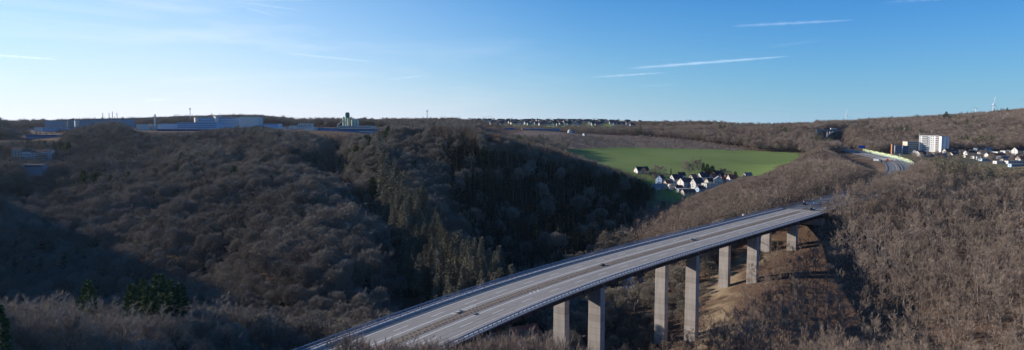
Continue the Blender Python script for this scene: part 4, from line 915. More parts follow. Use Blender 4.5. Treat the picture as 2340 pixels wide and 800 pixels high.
def bare_tree(seed, Ht, Rc, cb, L1, L2, ntw, tw, tl, up=.55, wood_n=5, lean=.02, dome=0.0):
    """leafless broadleaf tree: wood (trunk and limbs) and crown (branchlets and twigs)"""
    g = np.random.default_rng(seed); wood = TM(); cr = TM()
    top = np.array([g.normal() * lean * Ht, g.normal() * lean * Ht, Ht * .86]); tr = Ht * .013
    spine = [np.zeros(3)]
    for i in range(1, 7):
        t = i / 6; spine.append(top * t + np.array([g.normal(), g.normal(), 0]) * .012 * Ht * (0 if i == 6 else 1))
    spine[0][2] = -1.5
    rad = lambda t: tr * (1 - .8 * t)
    for i in range(6): wood.limb(spine[i], spine[i + 1], rad(i / 6), rad((i + 1) / 6), wood_n)
    def sp(t):
        t = t * 6; i = min(5, int(t)); return spine[i] + (spine[i + 1] - spine[i]) * (t - i)
    P = []; D = []; ga = g.uniform(0, 6.28)
    zc = Ht * (cb + (1 - cb) * .45); rz = Ht * (1 - cb) * .55
    for i in range(L1):
        f = (i + .5) / L1; t0 = cb * .8 + (1 - cb * .8) * .80 * f; b = sp(min(.97, t0)); ga += 2.4 + g.normal() * .25
        el = R(20 + 58 * f + g.normal() * 7); dr = np.array([math.cos(ga) * math.cos(el), math.sin(ga) * math.cos(el), math.sin(el)])
        # reach the crown's outline, an uneven dome
        ln = Rc * g.uniform(.78, 1.12) / max(.35, math.cos(el)) if el < R(62) else Ht * (1 - t0) * .98
        ln = min(ln, max(2.0, (Ht * g.uniform(.93, 1.03) - b[2]) / max(.25, dr[2])))
        mid = b + dr * ln * .5 + np.array([0, 0, -.04 * ln]); end = b + dr * ln + np.array([0, 0, .10 * ln]); r1 = rad(t0) * .5
        wood.limb(b, mid, r1, r1 * .6, 4); wood.limb(mid, end, r1 * .6, r1 * .2, 3)
        for j in range(L2):
            q = .25 + .75 * (j + g.uniform(0, .8)) / L2; p = b + (mid - b) * q * 2 if q < .5 else mid + (end - mid) * (q - .5) * 2
            d2 = unit(dr * .9 + g.normal(size=3) * .55 + np.array([0, 0, up * .5])); l2 = ln * g.uniform(.22, .42) + .5
            e2 = p + d2 * l2; cr.limb(p, e2, r1 * .28, r1 * .09, 3)
            for q2 in (0.35, 0.7, 1.0):
                p3 = p + d2 * l2 * q2; d3 = unit(d2 + g.normal(size=3) * .6 + np.array([0, 0, up * .4])); l3 = l2 * g.uniform(.3, .55)
                cr.limb(p3, p3 + d3 * l3, r1 * .10, r1 * .04, 3)
                P.append((p3, p3 + d3 * l3)); D.append(d3)
    if dome > 0:
        nd = int(ntw * dome); ntw = ntw - nd; u = g.normal(size=(nd * 2, 3)); u = unit(u); u = u[u[:, 2] > -.35][:nd]; nd = len(u)
        bump = 1 + sum(g.uniform(.05, .13) * np.clip(u @ unit(g.normal(size=3) + np.array([0, 0, .4])) * 2.2 - .9, 0, 1.3) for _ in range(9)) - .14
        q = g.uniform(.80, 1.0, (nd, 1)) ** .8; C = np.array([top[0] * .6, top[1] * .6, zc]); Q = C + u * np.array([Rc * .93, Rc * .93, rz * .95]) * q * bump[:, None]
        d = unit(u * .9 + g.normal(size=(nd, 3)) * .45 + np.array([0, 0, .35])); cr.blades(Q - d * tl * .5, d, tl * g.uniform(.6, 1.2, nd), np.full(nd, tw) * g.uniform(.7, 1.3, nd), g)
    k_ = max(1, ntw // len(P)); A = np.array([a for a, b in P]).repeat(k_, 0); B = np.array([b for a, b in P]).repeat(k_, 0); DD = np.array(D).repeat(k_, 0)
    m = len(A); q = g.uniform(0, 1.05, (m, 1)) ** .6; Q = A + (B - A) * q
    d = unit(DD * .9 + g.normal(size=(m, 3)) * .6 + np.array([0, 0, up])); Ln = tl * g.uniform(.55, 1.3, m)
    cr.blades(Q, d, Ln, np.full(m, tw) * g.uniform(.7, 1.3, m), g)
    return wood, cr
def spruce_tree(seed, Ht, Rc, cb, nb, nt, tw, droop=.35, dense=1.0):
    """conifer: straight stem, whorls of drooping boughs carrying needle sprays"""
    g = np.random.default_rng(seed); wood = TM(); cr = TM()
    wood.limb((0, 0, -1.5), (0, 0, Ht * .5), Ht * .012, Ht * .008, 5); wood.limb((0, 0, Ht * .5), (0, 0, Ht), Ht * .008, Ht * .001, 4)
    P = []; D = []; a = 0
    for i in range(nb):
        f = ((i + g.uniform(0, 1)) / nb) ** .9; z = Ht * (cb + (1 - cb) * f); r = Rc * (1 - f) ** .75 * g.uniform(.6, 1.15) + .25; a += 2.4 + g.normal() * .4
        dz = -droop * r + .35 * r * f; b = np.array([0, 0, z]); e = b + np.array([math.cos(a) * r, math.sin(a) * r, dz])
        cr.limb(b, e, Ht * .0022, Ht * .0006, 3)
        for j in range(nt):
            q = g.uniform(.12, 1) ** .7; P.append(b + (e - b) * q); out = unit(e - b)
            D.append(unit(out * .7 + np.array([-out[1], out[0], 0]) * g.choice([-1, 1]) * g.uniform(.2, 1.1) + np.array([0, 0, g.uniform(-.55, .15)])))
    P = np.array(P); D = np.array(D); m = len(P); hf = 1 - np.clip((P[:, 2] / Ht - cb) / (1 - cb), 0, 1) * .55
    cr.blades(P, D, Rc * .42 * hf * g.uniform(.6, 1.3, m) * dense, np.full(m, tw) * g.uniform(.7, 1.3, m), g)
    return wood, cr
def join(wood, cr, name, mats):
    n0 = wood.n; V = np.vstack(wood.v + cr.v); Fc = np.vstack([np.array(wood.f), np.array(cr.f) + n0])
    me = npmesh(name, V, Fc, mats)
    mi = np.zeros(len(me.polygons), np.int32); mi[len(wood.f):] = 1
    me.polygons.foreach_set('material_index', mi); return me
# where trees grow ------------------------------------------------------------------
def inq(poly, x, y): return poly_mask(np.asarray(x, float), np.asarray(y, float), poly)
SPUR = pp((870, 520), (862, 600), (905, 560), (960, 470), (1020, 410), (1075, 380), (1175, 350), (1180, 300), (1110, 295), (1040, 300), (975, 330), (915, 400))
LARCH = pp((985, 655), (985, 720), (1120, 690), (1300, 705), (1420, 715), (1530, 735), (1530, 690), (1450, 665), (1350, 645), (1200, 622), (1100, 612))
HEDGEROWS = pp((1560, 925), (1560, 965), (1650, 965), (1650, 870), (1590, 860))
def scatter(y0, y1, sp, pxlo=-500, pxhi=2840):
    """jittered grid of stems, in metres"""
    xs0 = (pxlo - 1170) / F * y1; xs1 = (pxhi - 1170) / F * y1
    gx = np.arange(xs0, xs1, sp); gy = np.arange(y0, y1, sp * .88)
    X, Y = np.meshgrid(gx, gy); X = X + (np.arange(len(gy)) % 2)[:, None] * sp * .5
    X = X + RNG.uniform(-.38, .38, X.shape) * sp; Y = Y + RNG.uniform(-.38, .38, Y.shape) * sp; X = X.ravel(); Y = Y.ravel()
    P_ = 1170 + F * X / np.maximum(Y, 30); kk = (P_ > pxlo) & (P_ < pxhi); return X[kk], Y[kk]
def allowed(X, Y):
    ok = ~(inq(FIELD, X, Y) | inq(LOWMEAD, X, Y) | inq(CUT, X, Y) | inq(VILLAGE, X, Y) | inq(SETTLE, X, Y) | inq(PLATEAU, X, Y))
    for q in PASTURES: ok &= ~inq(q, X, Y)
    d, s, z = road_dist(X, Y)
    on = (s < S_A) | (s > S_B)
    ok &= ~(on & (d < 17.5)); cx_ = np.interp(Y, CL[:, 1], CL[:, 0]); ok &= ~((~on) & (d < np.where(X > cx_, 12, 19)) & (base_h(X, Y) > -76)); ok &= rav_dist(X, Y) > 5.5; ok &= ~inq(STRIP, X, Y)
    for x, y, r in CLEAR: ok &= ((X - x) ** 2 + (Y - y) ** 2) > r * r
    return ok
POCKET = [(84, 262), (100, 300), (118, 330), (140, 352), (165, 360), (172, 338), (165, 305), (158, 275), (145, 252), (120, 235), (98, 236)]
BANDS = [(60, 330, 6.8), (330, 700, 8.4), (700, 1250, 9.6), (1250, 2300, 13), (2300, 4200, 24)]
TX = []; TY = []; TB = []
def slope_side(X, Y): return ((X - np.interp(Y, CL[:, 1], CL[:, 0])) > -14) & (Y > 110) & (Y < 620) | ((X > Y * .19) & (Y > 430) & (Y < 700))
for bi, (y0, y1, s_) in enumerate(BANDS):
    X, Y = scatter(y0, y1, s_); a = allowed(X, Y)
    if bi < 2:
        q = slope_side(X, Y); a &= ~q
    TX.append(X[a]); TY.append(Y[a]); TB.append(np.full(a.sum(), bi))
X, Y = scatter(110, 700, 5.8); a = allowed(X, Y) & slope_side(X, Y) & ((Y > 400) | (RNG.uniform(0, 1, len(X)) < .68)) & ~(inq(POCKET, X, Y) & (RNG.uniform(0, 1, len(X)) < .22)); TX.append(X[a]); TY.append(Y[a]); TB.append(np.full(a.sum(), 1))
def extra(poly, n, band=2):
    poly_ = np.array(poly); X = RNG.uniform(poly_[:, 0].min(), poly_[:, 0].max(), n * 6); Y = RNG.uniform(poly_[:, 1].min(), poly_[:, 1].max(), n * 6)
    a = inq(poly, X, Y); d, s, z = road_dist(X, Y); a &= d > 22
    for x, y, r in CLEAR: a &= ((X - x) ** 2 + (Y - y) ** 2) > (r * .9) ** 2
    X = X[a][:n]; Y = Y[a][:n]; TX.append(X); TY.append(Y); TB.append(np.full(len(X), band))
extra(SPUR, 110, 1); extra(pp((1075, 118), (1290, 122), (1290, 160), (1075, 150)), 70, 0); extra(pp((735, 112), (1075, 116), (1075, 150), (970, 142), (830, 128)), 60, 0); extra(SETTLE, 240); extra(PLATEAU, 340); extra(VILLAGE, 130); extra(STRIP, 10, 0); extra(CUT, 1500, 2)
TX = np.concatenate(TX); TY = np.concatenate(TY); TB = np.concatenate(TB).astype(int); TZ = height(TX, TY)
rdist, rs_, rz2 = road_dist(TX, TY)
TR = RNG.uniform(0, 1, len(TX))
kind = np.zeros(len(TX), int)          # 0 grey broadleaf, 1 reddish broadleaf, 2 spruce, 3 larch, 4 green conifer, 5 birch, 6 flank spruce coloured for shade
east = (TX - np.interp(TY, CL[:, 1], CL[:, 0])) > -14
brown = (east | ((TX > TY * .17) & (TY > 430))) & (TY > 110)
kind[brown] = 1
kind[(TY > 1150) & (TR < .5)] = 1
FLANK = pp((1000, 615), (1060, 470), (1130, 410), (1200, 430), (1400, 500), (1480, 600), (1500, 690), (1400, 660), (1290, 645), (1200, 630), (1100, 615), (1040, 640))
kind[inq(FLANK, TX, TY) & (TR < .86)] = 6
kind[inq(SPUR, TX, TY)] = 2
lr = inq(LARCH, TX, TY); kind[lr & (TR < .45)] = 3
pn = np.sin(TX / 41 + 2 * np.sin(TY / 67)) * np.cos(TY / 53)
kind[(TY > 650) & (pn > .80) & (TR < .5)] = 4
kind[(TY > 250) & (TR > .993)] = 4
kind[brown & (TR > .975) & (TY > 300) & east & (1170 + F * TX / TY > 1960)] = 5
eastridge = (TX > 190) & (TY > 370) & (TY < 600) & (1170 + F * TX / TY > 2130)
kind[eastridge & (TR < .30) & (TY > 450)] = 2
kind[(TY < 470) & (kind == 4) & (~brown)] = 0; kind[(TY < 500) & (kind == 4) & brown] = 1
# young growth along the deck and below it
low = (rdist < 34) & (rs_ < S_B - 12) & (TY < 430)
under_bush = (TY < 480) & (TZ < -90)
Hs = np.where(kind == 2, 24, np.where(kind == 3, 20, np.where((kind == 4) | (kind == 6), 18, np.where(brown, 15.5, 17.5))))
Hs = Hs * RNG.uniform(.77, 1.24, len(TX))
Hs = Hs * np.where((kind < 2) & (TR > .5) & (TR < .56), 1.15, 1)
Hs[low] *= .62; Hs[under_bush & (kind != 2)] *= .72
Hs[inq(SETTLE, TX, TY) | inq(VILLAGE, TX, TY)] *= .50; Hs[inq(PLATEAU, TX, TY)] *= .55
Hs[(TY > 2300)] *= .8; Hs[inq(CUT, TX, TY)] *= RNG.choice([.14, .2, .3], int(inq(CUT, TX, TY).sum()))
Hs[(TY < 215) & (TX > -75) & (TX < 80)] *= .78
near_ab = (rs_ < S_A + 45) & (rdist < 30); Hs[near_ab] *= .85
# never taller than the view of the deck near the abutments allows: stems whose crown would cover the carriageway stay low
cxp = 1170 + F * TX / np.maximum(TY, 30)
tip_py = np.array([pix((x, y, z + h))[1] for x, y, z, h in zip(TX, TY, TZ, Hs)])
front = (TY < 175) & (cxp > 640) & (cxp < 1330)
lim = np.interp(cxp, [640, 700, 740, 790, 860, 930, 1000, 1050, 1100, 1150, 1250, 1330], [705, 740, 752, 752, 778, 770, 776, 784, 768, 760, 762, 790])
over = front & (tip_py < lim)
zl = np.array([at(a, b + RNG.uniform(0, 14), c)[2] for a, b, c in zip(cxp, lim, TY)])
Hs = np.where(over | (front & (TY > 112) & (cxp > 735) & (cxp < 1290)), np.maximum(zl - TZ, 0), Hs)
# the woods' top edges where they let buildings, road or meadow show: heights follow the photo's tree lines
CAPS = [(0, 215, [-150, 0, 100, 180, 290, 420, 480, 540, 600, 640], [668, 668, 676, 686, 698, 692, 678, 694, 704, 708]), (0, 780, [-200, 0, 60, 100, 130, 150], [350, 352, 356, 358, 345, 303]), (780, 985, [-200, 0, 60, 135, 150], [330, 322, 320, 320, 303]), (0, 1000, [150, 180, 215, 250, 290, 310, 350, 440, 500, 600, 640, 700, 720, 850, 880, 960, 1040], [303, 293, 284, 275, 284, 300, 304, 303, 295, 291, 299, 301, 308, 309, 291, 284, 286]),
        (1000, 1330, [20, 100, 150, 240, 300, 350, 400, 500, 600, 700, 880, 900], [303, 302, 296, 290, 290, 300, 298, 292, 289, 296, 294, 282]),
        (1330, 2600, [0, 100, 200, 300, 350, 430, 540, 580, 650, 680, 750, 850, 960, 1040], [280, 276, 271, 270, 267, 264, 261, 260, 268, 274, 272, 273, 274, 270]),
        (600, 1350, [1100, 1150, 1200, 1290, 1340, 1420], [296, 305, 308, 305, 309, 312]), (1100, 1420, [1480, 1560, 1650, 1720, 1800], [296, 294, 293, 292, 289]),
        (1350, 2110, [1050, 1130, 1200, 1300, 1420, 1480, 1560, 1640, 1700, 1800, 1860], [281, 285, 290, 291, 290, 288, 286, 284, 289, 285, 282]),
        (2000, 2620, [1040, 1080, 1300, 1480, 1510], [275, 277, 277, 277, 276]), (2000, 4300, [1040, 1100, 1300, 1500, 1560, 1600, 1640, 1690, 1760, 1850, 1880, 1960], [271, 273, 273, 277, 278, 276, 278, 286, 287, 283, 286, 287]),
        (700, 905, [1280, 1300, 1350, 1400, 1440, 1460], [339, 347, 364, 384, 399, 404]), (0, 775, [1050, 1100, 1150, 1200, 1250, 1300, 1350, 1400, 1440, 1470, 1510, 1530], [283, 295, 306, 319, 332, 346, 362, 382, 398, 412, 436, 462]),
        (300, 1040, [1531, 1560, 1580, 1620, 1660, 1700, 1740, 1800, 1850, 1870], [464, 452, 446, 433, 416, 402, 401, 376, 342, 332]),
        (300, 1060, [1890, 1905, 1930, 1960, 1990, 2040, 2082], [338, 347, 361, 374, 386, 387, 386]),
        (300, 925, [2083, 2100, 2150, 2200, 2250, 2300, 2400], [364, 362, 363, 370, 378, 385, 388]),
        (925, 1095, [2020, 2066, 2100, 2168, 2200, 2400], [346, 346, 344, 342, 340, 342]),
        (1060, 1700, [1880, 1900, 1915, 1930], [298, 298, 320, 320]), (1425, 1900, [1931, 1950, 1970, 1990], [290, 290, 287, 283])]
for ya, yb, xs_, ls_ in CAPS:
    q = (TY >= ya) & (TY < yb) & (cxp >= xs_[0]) & (cxp <= xs_[-1])
    lm = np.interp(cxp, xs_, ls_) + RNG.uniform(-1, 2.5, len(TX)) * np.clip(900 / TY, .6, 1.6)
    if ya >= 1000 and xs_[0] < 1400: lm = lm - np.where(RNG.uniform(0, 1, len(TX)) < (.34 if ya == 1000 else .13), RNG.uniform(1.5, 8, len(TX)), 0)
    if ya == 0 and xs_[0] == 150: lm = lm - 3
    zl = (np.array([at(a, b, c)[2] for a, b, c in zip(cxp[q], lm[q], TY[q])])); tmp = Hs[q]
    Hs[q] = np.minimum(tmp, np.maximum(zl - TZ[q], 0))
keep = (Hs > 2.2) & ~((TY > 2000) & (TY < 2620) & (cxp > 1050) & (cxp < 1500) & (RNG.uniform(0, 1, len(TX)) < .45))
TX, TY, TZ, TB, TR, kind, Hs, cxp, brown = [a[keep] for a in (TX, TY, TZ, TB, TR, kind, Hs, cxp, brown)]
# which individual stems show: in frame and not behind the ground
def visible(i):
    x, y, z = TX[i], TY[i], TZ[i] + Hs[i]; a, b = pix((x, y, z))
    if a < -20 or a > 2360 or b > 812: return False
    t = np.linspace(.25, .97, 26); h = height(x * t, y * t) ; return bool(np.all(z * t > h + 4 * (t < .9)))
order = np.argsort(-(Hs / TY)); single = []
for i in order:
    if len(single) >= 300: break
    if TY[i] > 620: break
    if kind[i] <= 1 and visible(i): single.append(i)
spr = [i for i in order if kind[i] == 2 and TY[i] < 560 and visible(i)][:150]
lch = [i for i in order if kind[i] == 3 and visible(i)][:70]
gre = [i for i in order if kind[i] in (4,) and TY[i] < 1000 and visible(i)][:50]
bir = [i for i in order if kind[i] == 5 and TY[i] < 700 and visible(i)][:45]
# prototypes ---------------------------------------------------------------------
UH = 16.0
def proto(fn, mats, n, seed, **kw):
    out = []
    for i in range(n):
        w_, c_ = fn(seed + i, **{q: (v[i % len(v)] if isinstance(v, list) else v) for q, v in kw.items()}); out.append((w_, c_))
    return out
slim_p = proto(bare_tree, None, 8, 150, Ht=UH, Rc=[2.6, 3.2, 2.2, 3.6, 2.9, 2.4, 3.4, 3.0], cb=[.5, .42, .55, .4, .5, .58, .45, .36], L1=9, L2=4, ntw=[1300, 1750, 1000, 2000, 1500, 1100, 1800, 1600], tw=.045, tl=1.2, up=1.15, wood_n=5, lean=.03)
near_p = proto(bare_tree, None, 7, 100, Ht=UH, Rc=[4.6, 5.2, 4.2, 5.6, 4.8, 3.8, 5.0], cb=[.34, .30, .4, .33, .28, .45, .3], L1=11, L2=5, ntw=[8600] , tw=.04, tl=1.25, up=.75, dome=.22)
NEAR = {0: [(w_.mesh('trunk', M['bark']), c_.mesh('crown', M['twig_sunlit'])) for w_, c_ in near_p],
        1: [(w_.mesh('trunk', M['bark_red']), c_.mesh('crown', M['twig_red'])) for w_, c_ in slim_p]}
sp_p = proto(spruce_tree, None, 4, 300, Ht=24, Rc=[2.9, 3.3, 2.6, 3.0], cb=[.30, .38, .34, .45], nb=110, nt=34, tw=.24)
SPR = [(w_.mesh('trunk', M['bark_red']), c_.mesh('crown', M['spruce'])) for w_, c_ in sp_p]
gr_p = proto(spruce_tree, None, 3, 400, Ht=18, Rc=[4.3, 4.8, 4.0], cb=[.1, .14, .08], nb=95, nt=44, tw=.30, droop=.05)
GRE = [(w_.mesh('trunk', M['bark_red']), c_.mesh('crown', M['green'])) for w_, c_ in gr_p]
la_p = proto(bare_tree, None, 3, 500, Ht=20, Rc=[2.6, 3.0, 2.3], cb=.3, L1=20, L2=3, ntw=1700, tw=.13, tl=1.3, up=.15)
LAR = [(w_.mesh('trunk', M['bark_red']), c_.mesh('crown', M['larch'])) for w_, c_ in la_p]
bi_p = proto(bare_tree, None, 3, 600, Ht=UH, Rc=[3.0, 2.6, 3.4], cb=.35, L1=10, L2=4, ntw=1300, tw=.05, tl=1.2, up=.3)
BIR = [(w_.mesh('trunk', M['birch']), c_.mesh('crown', M['birch'])) for w_, c_ in bi_p]
TOPS = {}
def top_of(me):
    if me.name not in TOPS: a = np.empty(len(me.vertices) * 3, np.float32); me.vertices.foreach_get('co', a); TOPS[me.name] = float(a[2::3].max()) * .97
    return TOPS[me.name]
def place_tree(i, protos, base_h, name, label, cat, group, sc=1.0):
    s = Hs[i] / base_h; r = float(RNG.uniform(0, 6.28)); t = empty(name, (float(TX[i]), float(TY[i]), float(TZ[i])), r, label, cat, group)
    q = float(RNG.uniform(.9, 1.15)) * sc; t.scale = (s * q, s * q, s); w_, c_ = protos[int(RNG.integers(len(protos)))]
    s *= base_h / top_of(c_); t.scale = (s * q * 1.08, s * q * 1.08, s)
    link('trunk', w_, t); link('crown', c_, t); return t
for i in single:
    x, y = TX[i], TY[i]; a = cxp[i]
    if not brown[i]:
        if y < 215 and a < 700: lb, g_ = 'bare grey-brown tree in the near wood at the bottom left below the dark valley', 'bare trees of the near wood'
        elif y < 260: lb, g_ = 'low bare tree at the near end of the viaduct beside the deck', 'bare trees at the near end of the viaduct'
        else: lb, g_ = 'bare rounded beech on the lower slope of the left hill beyond the near wood', 'bare trees low on the left hill'
    else:
        d_, s_, z_ = road_dist(x, y)
        if d_[0] < 45: lb, g_ = 'bare brown tree on the leaf-strewn slope beside the grass strip under the viaduct', 'bare trees next to the piers'
        else: lb, g_ = 'bare reddish-brown tree on the broad wooded slope right of the viaduct', 'bare trees on the right slope'
    place_tree(i, NEAR[1 if brown[i] else 0], UH, 'bare_tree', lb, 'tree', g_)
for i in spr:
    if cxp[i] < 1300: place_tree(i, SPR, 24, 'spruce_tree', 'tall narrow sunlit spruce on the spur above the dark ravine', 'spruce', 'spruces on the sunlit spur')
    else: place_tree(i, SPR, 24, 'spruce_tree', 'olive-brown conifer among bare trees on the crest of the right slope', 'conifer', 'conifers on the right crest')
for i in lch: place_tree(i, LAR, 20, 'larch_tree', 'rusty bare larch on the long dark ridge falling towards the village', 'larch', 'larches on the dark ridge')
for i in gre: place_tree(i, GRE, 18, 'conifer_tree', 'dark green conifer standing alone among the bare hillside trees', 'conifer', 'green conifers in the bare woods')
for i in bir: Hs[i] *= .75; place_tree(i, BIR, UH, 'birch_tree', 'pale whitish birch among brown trees on the crest right of the viaduct', 'birch', 'pale birches among the brown trees')
# the green conifers of the near wood, placed one by one
for n_, (px_, top_, Y_, w_, lb) in enumerate([
        (200, 642, 168, 4.2, 'lone dark green conifer rising from the near wood, left of the conifer clump'),
        (300, 650, 172, 3.7, 'leftmost conifer of the green clump in the near wood'),
        (326, 637, 178, 3.6, 'second conifer from the left in the green clump in the near wood'),
        (362, 628, 172, 5.0, 'tallest conifer in the middle of the green clump in the near wood'),
        (343, 655, 165, 4.0, 'low conifer in front of the tallest one in the green clump'),
        (388, 640, 178, 3.8, 'conifer just right of the tallest one in the green clump'),
        (411, 650, 171, 4.2, 'rightmost conifer of the green clump in the near wood'),
        (-4, 700, 118, 2.8, 'green pine cut by the left edge of the photo in the near wood')]):
    p = at(px_, top_, Y_); z = H(p[0], Y_); h = p[2] - z
    t = empty('conifer_tree', (p[0], Y_, z), n_ * 1.3, lb, 'conifer', 'green conifers of the near wood'); t.scale = (w_ / 4.3, w_ / 4.3, h / 18)
    a, b = GRE[n_ % 3]; link('trunk', a, t); link('crown', b, t)
# the grove behind the village and the lone cypress
for n_, (px_, yt, yb, w_, con_, lb) in enumerate([
        (1533, 384, 408, 1.3, 1, 'slim dark cypress standing alone at the left end of the village'),
        (1566, 368, 404, 5, 0, 'leftmost tall bare tree of the grove behind the village'), (1576, 374, 405, 5, 0, 'second bare tree from the left in the grove behind the village'),
        (1588, 366, 404, 4, 0, 'tall bare tree in the middle of the grove behind the village'), (1598, 364, 403, 4, 0, 'tall bare tree just left of the dark conifers of the grove'),
        (1607, 372, 404, 4.2, 1, 'leftmost dark conifer of the grove behind the village'), (1616, 375, 405, 4.6, 1, 'middle dark conifer of the grove behind the village'),
        (1627, 379, 404, 5.0, 1, 'broad dark conifer at the right end of the grove'), (1622, 384, 406, 3.5, 0, 'low bare tree in front of the right conifers of the grove'),
        (1500, 378, 402, 5, 0, 'round bare tree left of the cypress at the field edge'), (1512, 380, 404, 5, 0, 'bare tree next to the cypress on its left'), (1490, 386, 402, 4, 0, 'low bare bush tree at the field edge right of the farmhouse'),
        (1655, 386, 408, 5, 0, 'round bare tree behind the right end of the village'), (1664, 390, 410, 4, 0, 'rust-brown bare tree right of the white three-window house'), (1680, 392, 410, 4, 1, 'small dark conifer at the right end of the village')]):
    X_, Y_, z = hit(px_, yb, 600, 950); h = at(px_, yt, Y_)[2] - z; h = max(h, 6)
    t = empty('conifer_tree' if con_ else 'bare_tree', (X_, Y_, z), n_ * 1.1, lb, 'conifer' if con_ else 'tree', 'trees around the valley village')
    if con_: t.scale = (w_ / 4.3, w_ / 4.3, h / 18); a, b = GRE[n_ % 3]
    else: t.scale = (w_ / 4.6, w_ / 4.6, h / UH); a, b = NEAR[0][n_ % 7]
    link('trunk', a, t); link('crown', b, t)
for n_, (px_, yt, Y_, w_, lb) in enumerate([(2163, 255, 1790, 9, 'broad dark conifer breaking the skyline of the right hill'), (1588, 256, 1700, 0, '')]):
    if not lb: continue
    p = at(px_, yt, Y_); z = H(p[0], Y_); t = empty('conifer_tree', (p[0], Y_, z), 1, lb, 'conifer'); t.scale = (w_ / 4.3, w_ / 4.3, max(8, p[2] - z) / 18); link('trunk', GRE[0][0], t); link('crown', GRE[0][1], t)
# the rest of the wood: one object, trees instanced on its points ------------------
done = set(single) | set(spr) | set(lch) | set(gre) | set(bir)
rest = np.array([i for i in range(len(TX)) if i not in done])
mid_p = proto(bare_tree, None, 8, 700, Ht=UH, Rc=[4.9, 5.6, 4.4, 6.2, 5.2, 3.9, 5.4, 5.8], cb=[.30, .26, .36, .28, .24, .40, .28, .3], L1=11, L2=4, ntw=[6600, 7400, 5800, 7800, 7000, 5500, 7200, 7400], tw=.075, tl=1.15, up=.45, dome=.62)
far_p = proto(bare_tree, None, 5, 800, Ht=UH, Rc=[5.6, 6.4, 5.2, 6.8, 6.0], cb=.25, L1=10, L2=3, ntw=2600, tw=.13, tl=1.4, wood_n=3, dome=.6)
vfar = proto(bare_tree, None, 3, 900, Ht=UH, Rc=[8, 9, 7.4], cb=.12, L1=9, L2=3, ntw=1400, tw=.34, tl=2.0, wood_n=3)
fsp = proto(spruce_tree, None, 2, 950, Ht=UH, Rc=[3.0, 2.6], cb=.2, nb=50, nt=16, tw=.35)
VAR = []
for p_ in mid_p: VAR.append(join(p_[0], p_[1], 'mid', [M['bark'], M['twig']]))            # 0-7
for p_ in slim_p: VAR.append(join(p_[0], p_[1], 'slim', [M['bark_red'], M['twig_red']]))   # 8-15
for p_ in far_p: VAR.append(join(p_[0], p_[1], 'far', [M['bark'], M['twig']]))            # 16-20
for p_ in far_p: VAR.append(join(p_[0], p_[1], 'far', [M['bark_red'], M['twig_red']]))    # 21-25
for p_ in vfar: VAR.append(join(p_[0], p_[1], 'vfar', [M['bark_red'], M['twig_red']]))    # 26-28
for p_ in fsp: VAR.append(join(p_[0], p_[1], 'fsp', [M['bark_red'], M['spruce']]))        # 29-30
for p_ in fsp: VAR.append(join(p_[0], p_[1], 'fgr', [M['bark_red'], M['green']]))         # 31-32
for p_ in la_p[:2]: VAR.append(join(p_[0], p_[1], 'fla', [M['bark_red'], M['larch']]))    # 33-34
for p_ in bi_p[:2]: VAR.append(join(p_[0], p_[1], 'fbi', [M['birch'], M['birch']]))       # 35-36
for p_ in fsp: VAR.append(join(p_[0], p_[1], 'fdk', [M['bark_red'], M['shadespruce']]))   # 37-38
vh = np.array([top_of(me) for me in VAR])
coll = bpy.data.collections.new('forest_species')
for q, me in enumerate(VAR):
    o = bpy.data.objects.new('species_%02d' % q, me); coll.objects.link(o)
def pick(kd, band, n):
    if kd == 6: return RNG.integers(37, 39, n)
    if kd == 2: return RNG.integers(29, 31, n)
    if kd == 4: return RNG.integers(31, 33, n)
    if kd == 3: return RNG.integers(33, 35, n)
    if kd == 5: return RNG.integers(35, 37, n)
    if band >= 3: return RNG.integers(26, 29, n) if band > 3 else (RNG.integers(16, 21, n) if kd == 0 else RNG.integers(21, 26, n))
    if band == 2: return RNG.integers(16, 21, n) if kd == 0 else RNG.integers(21, 26, n)
    return RNG.integers(0, 8, n) if kd == 0 else RNG.integers(8, 16, n)
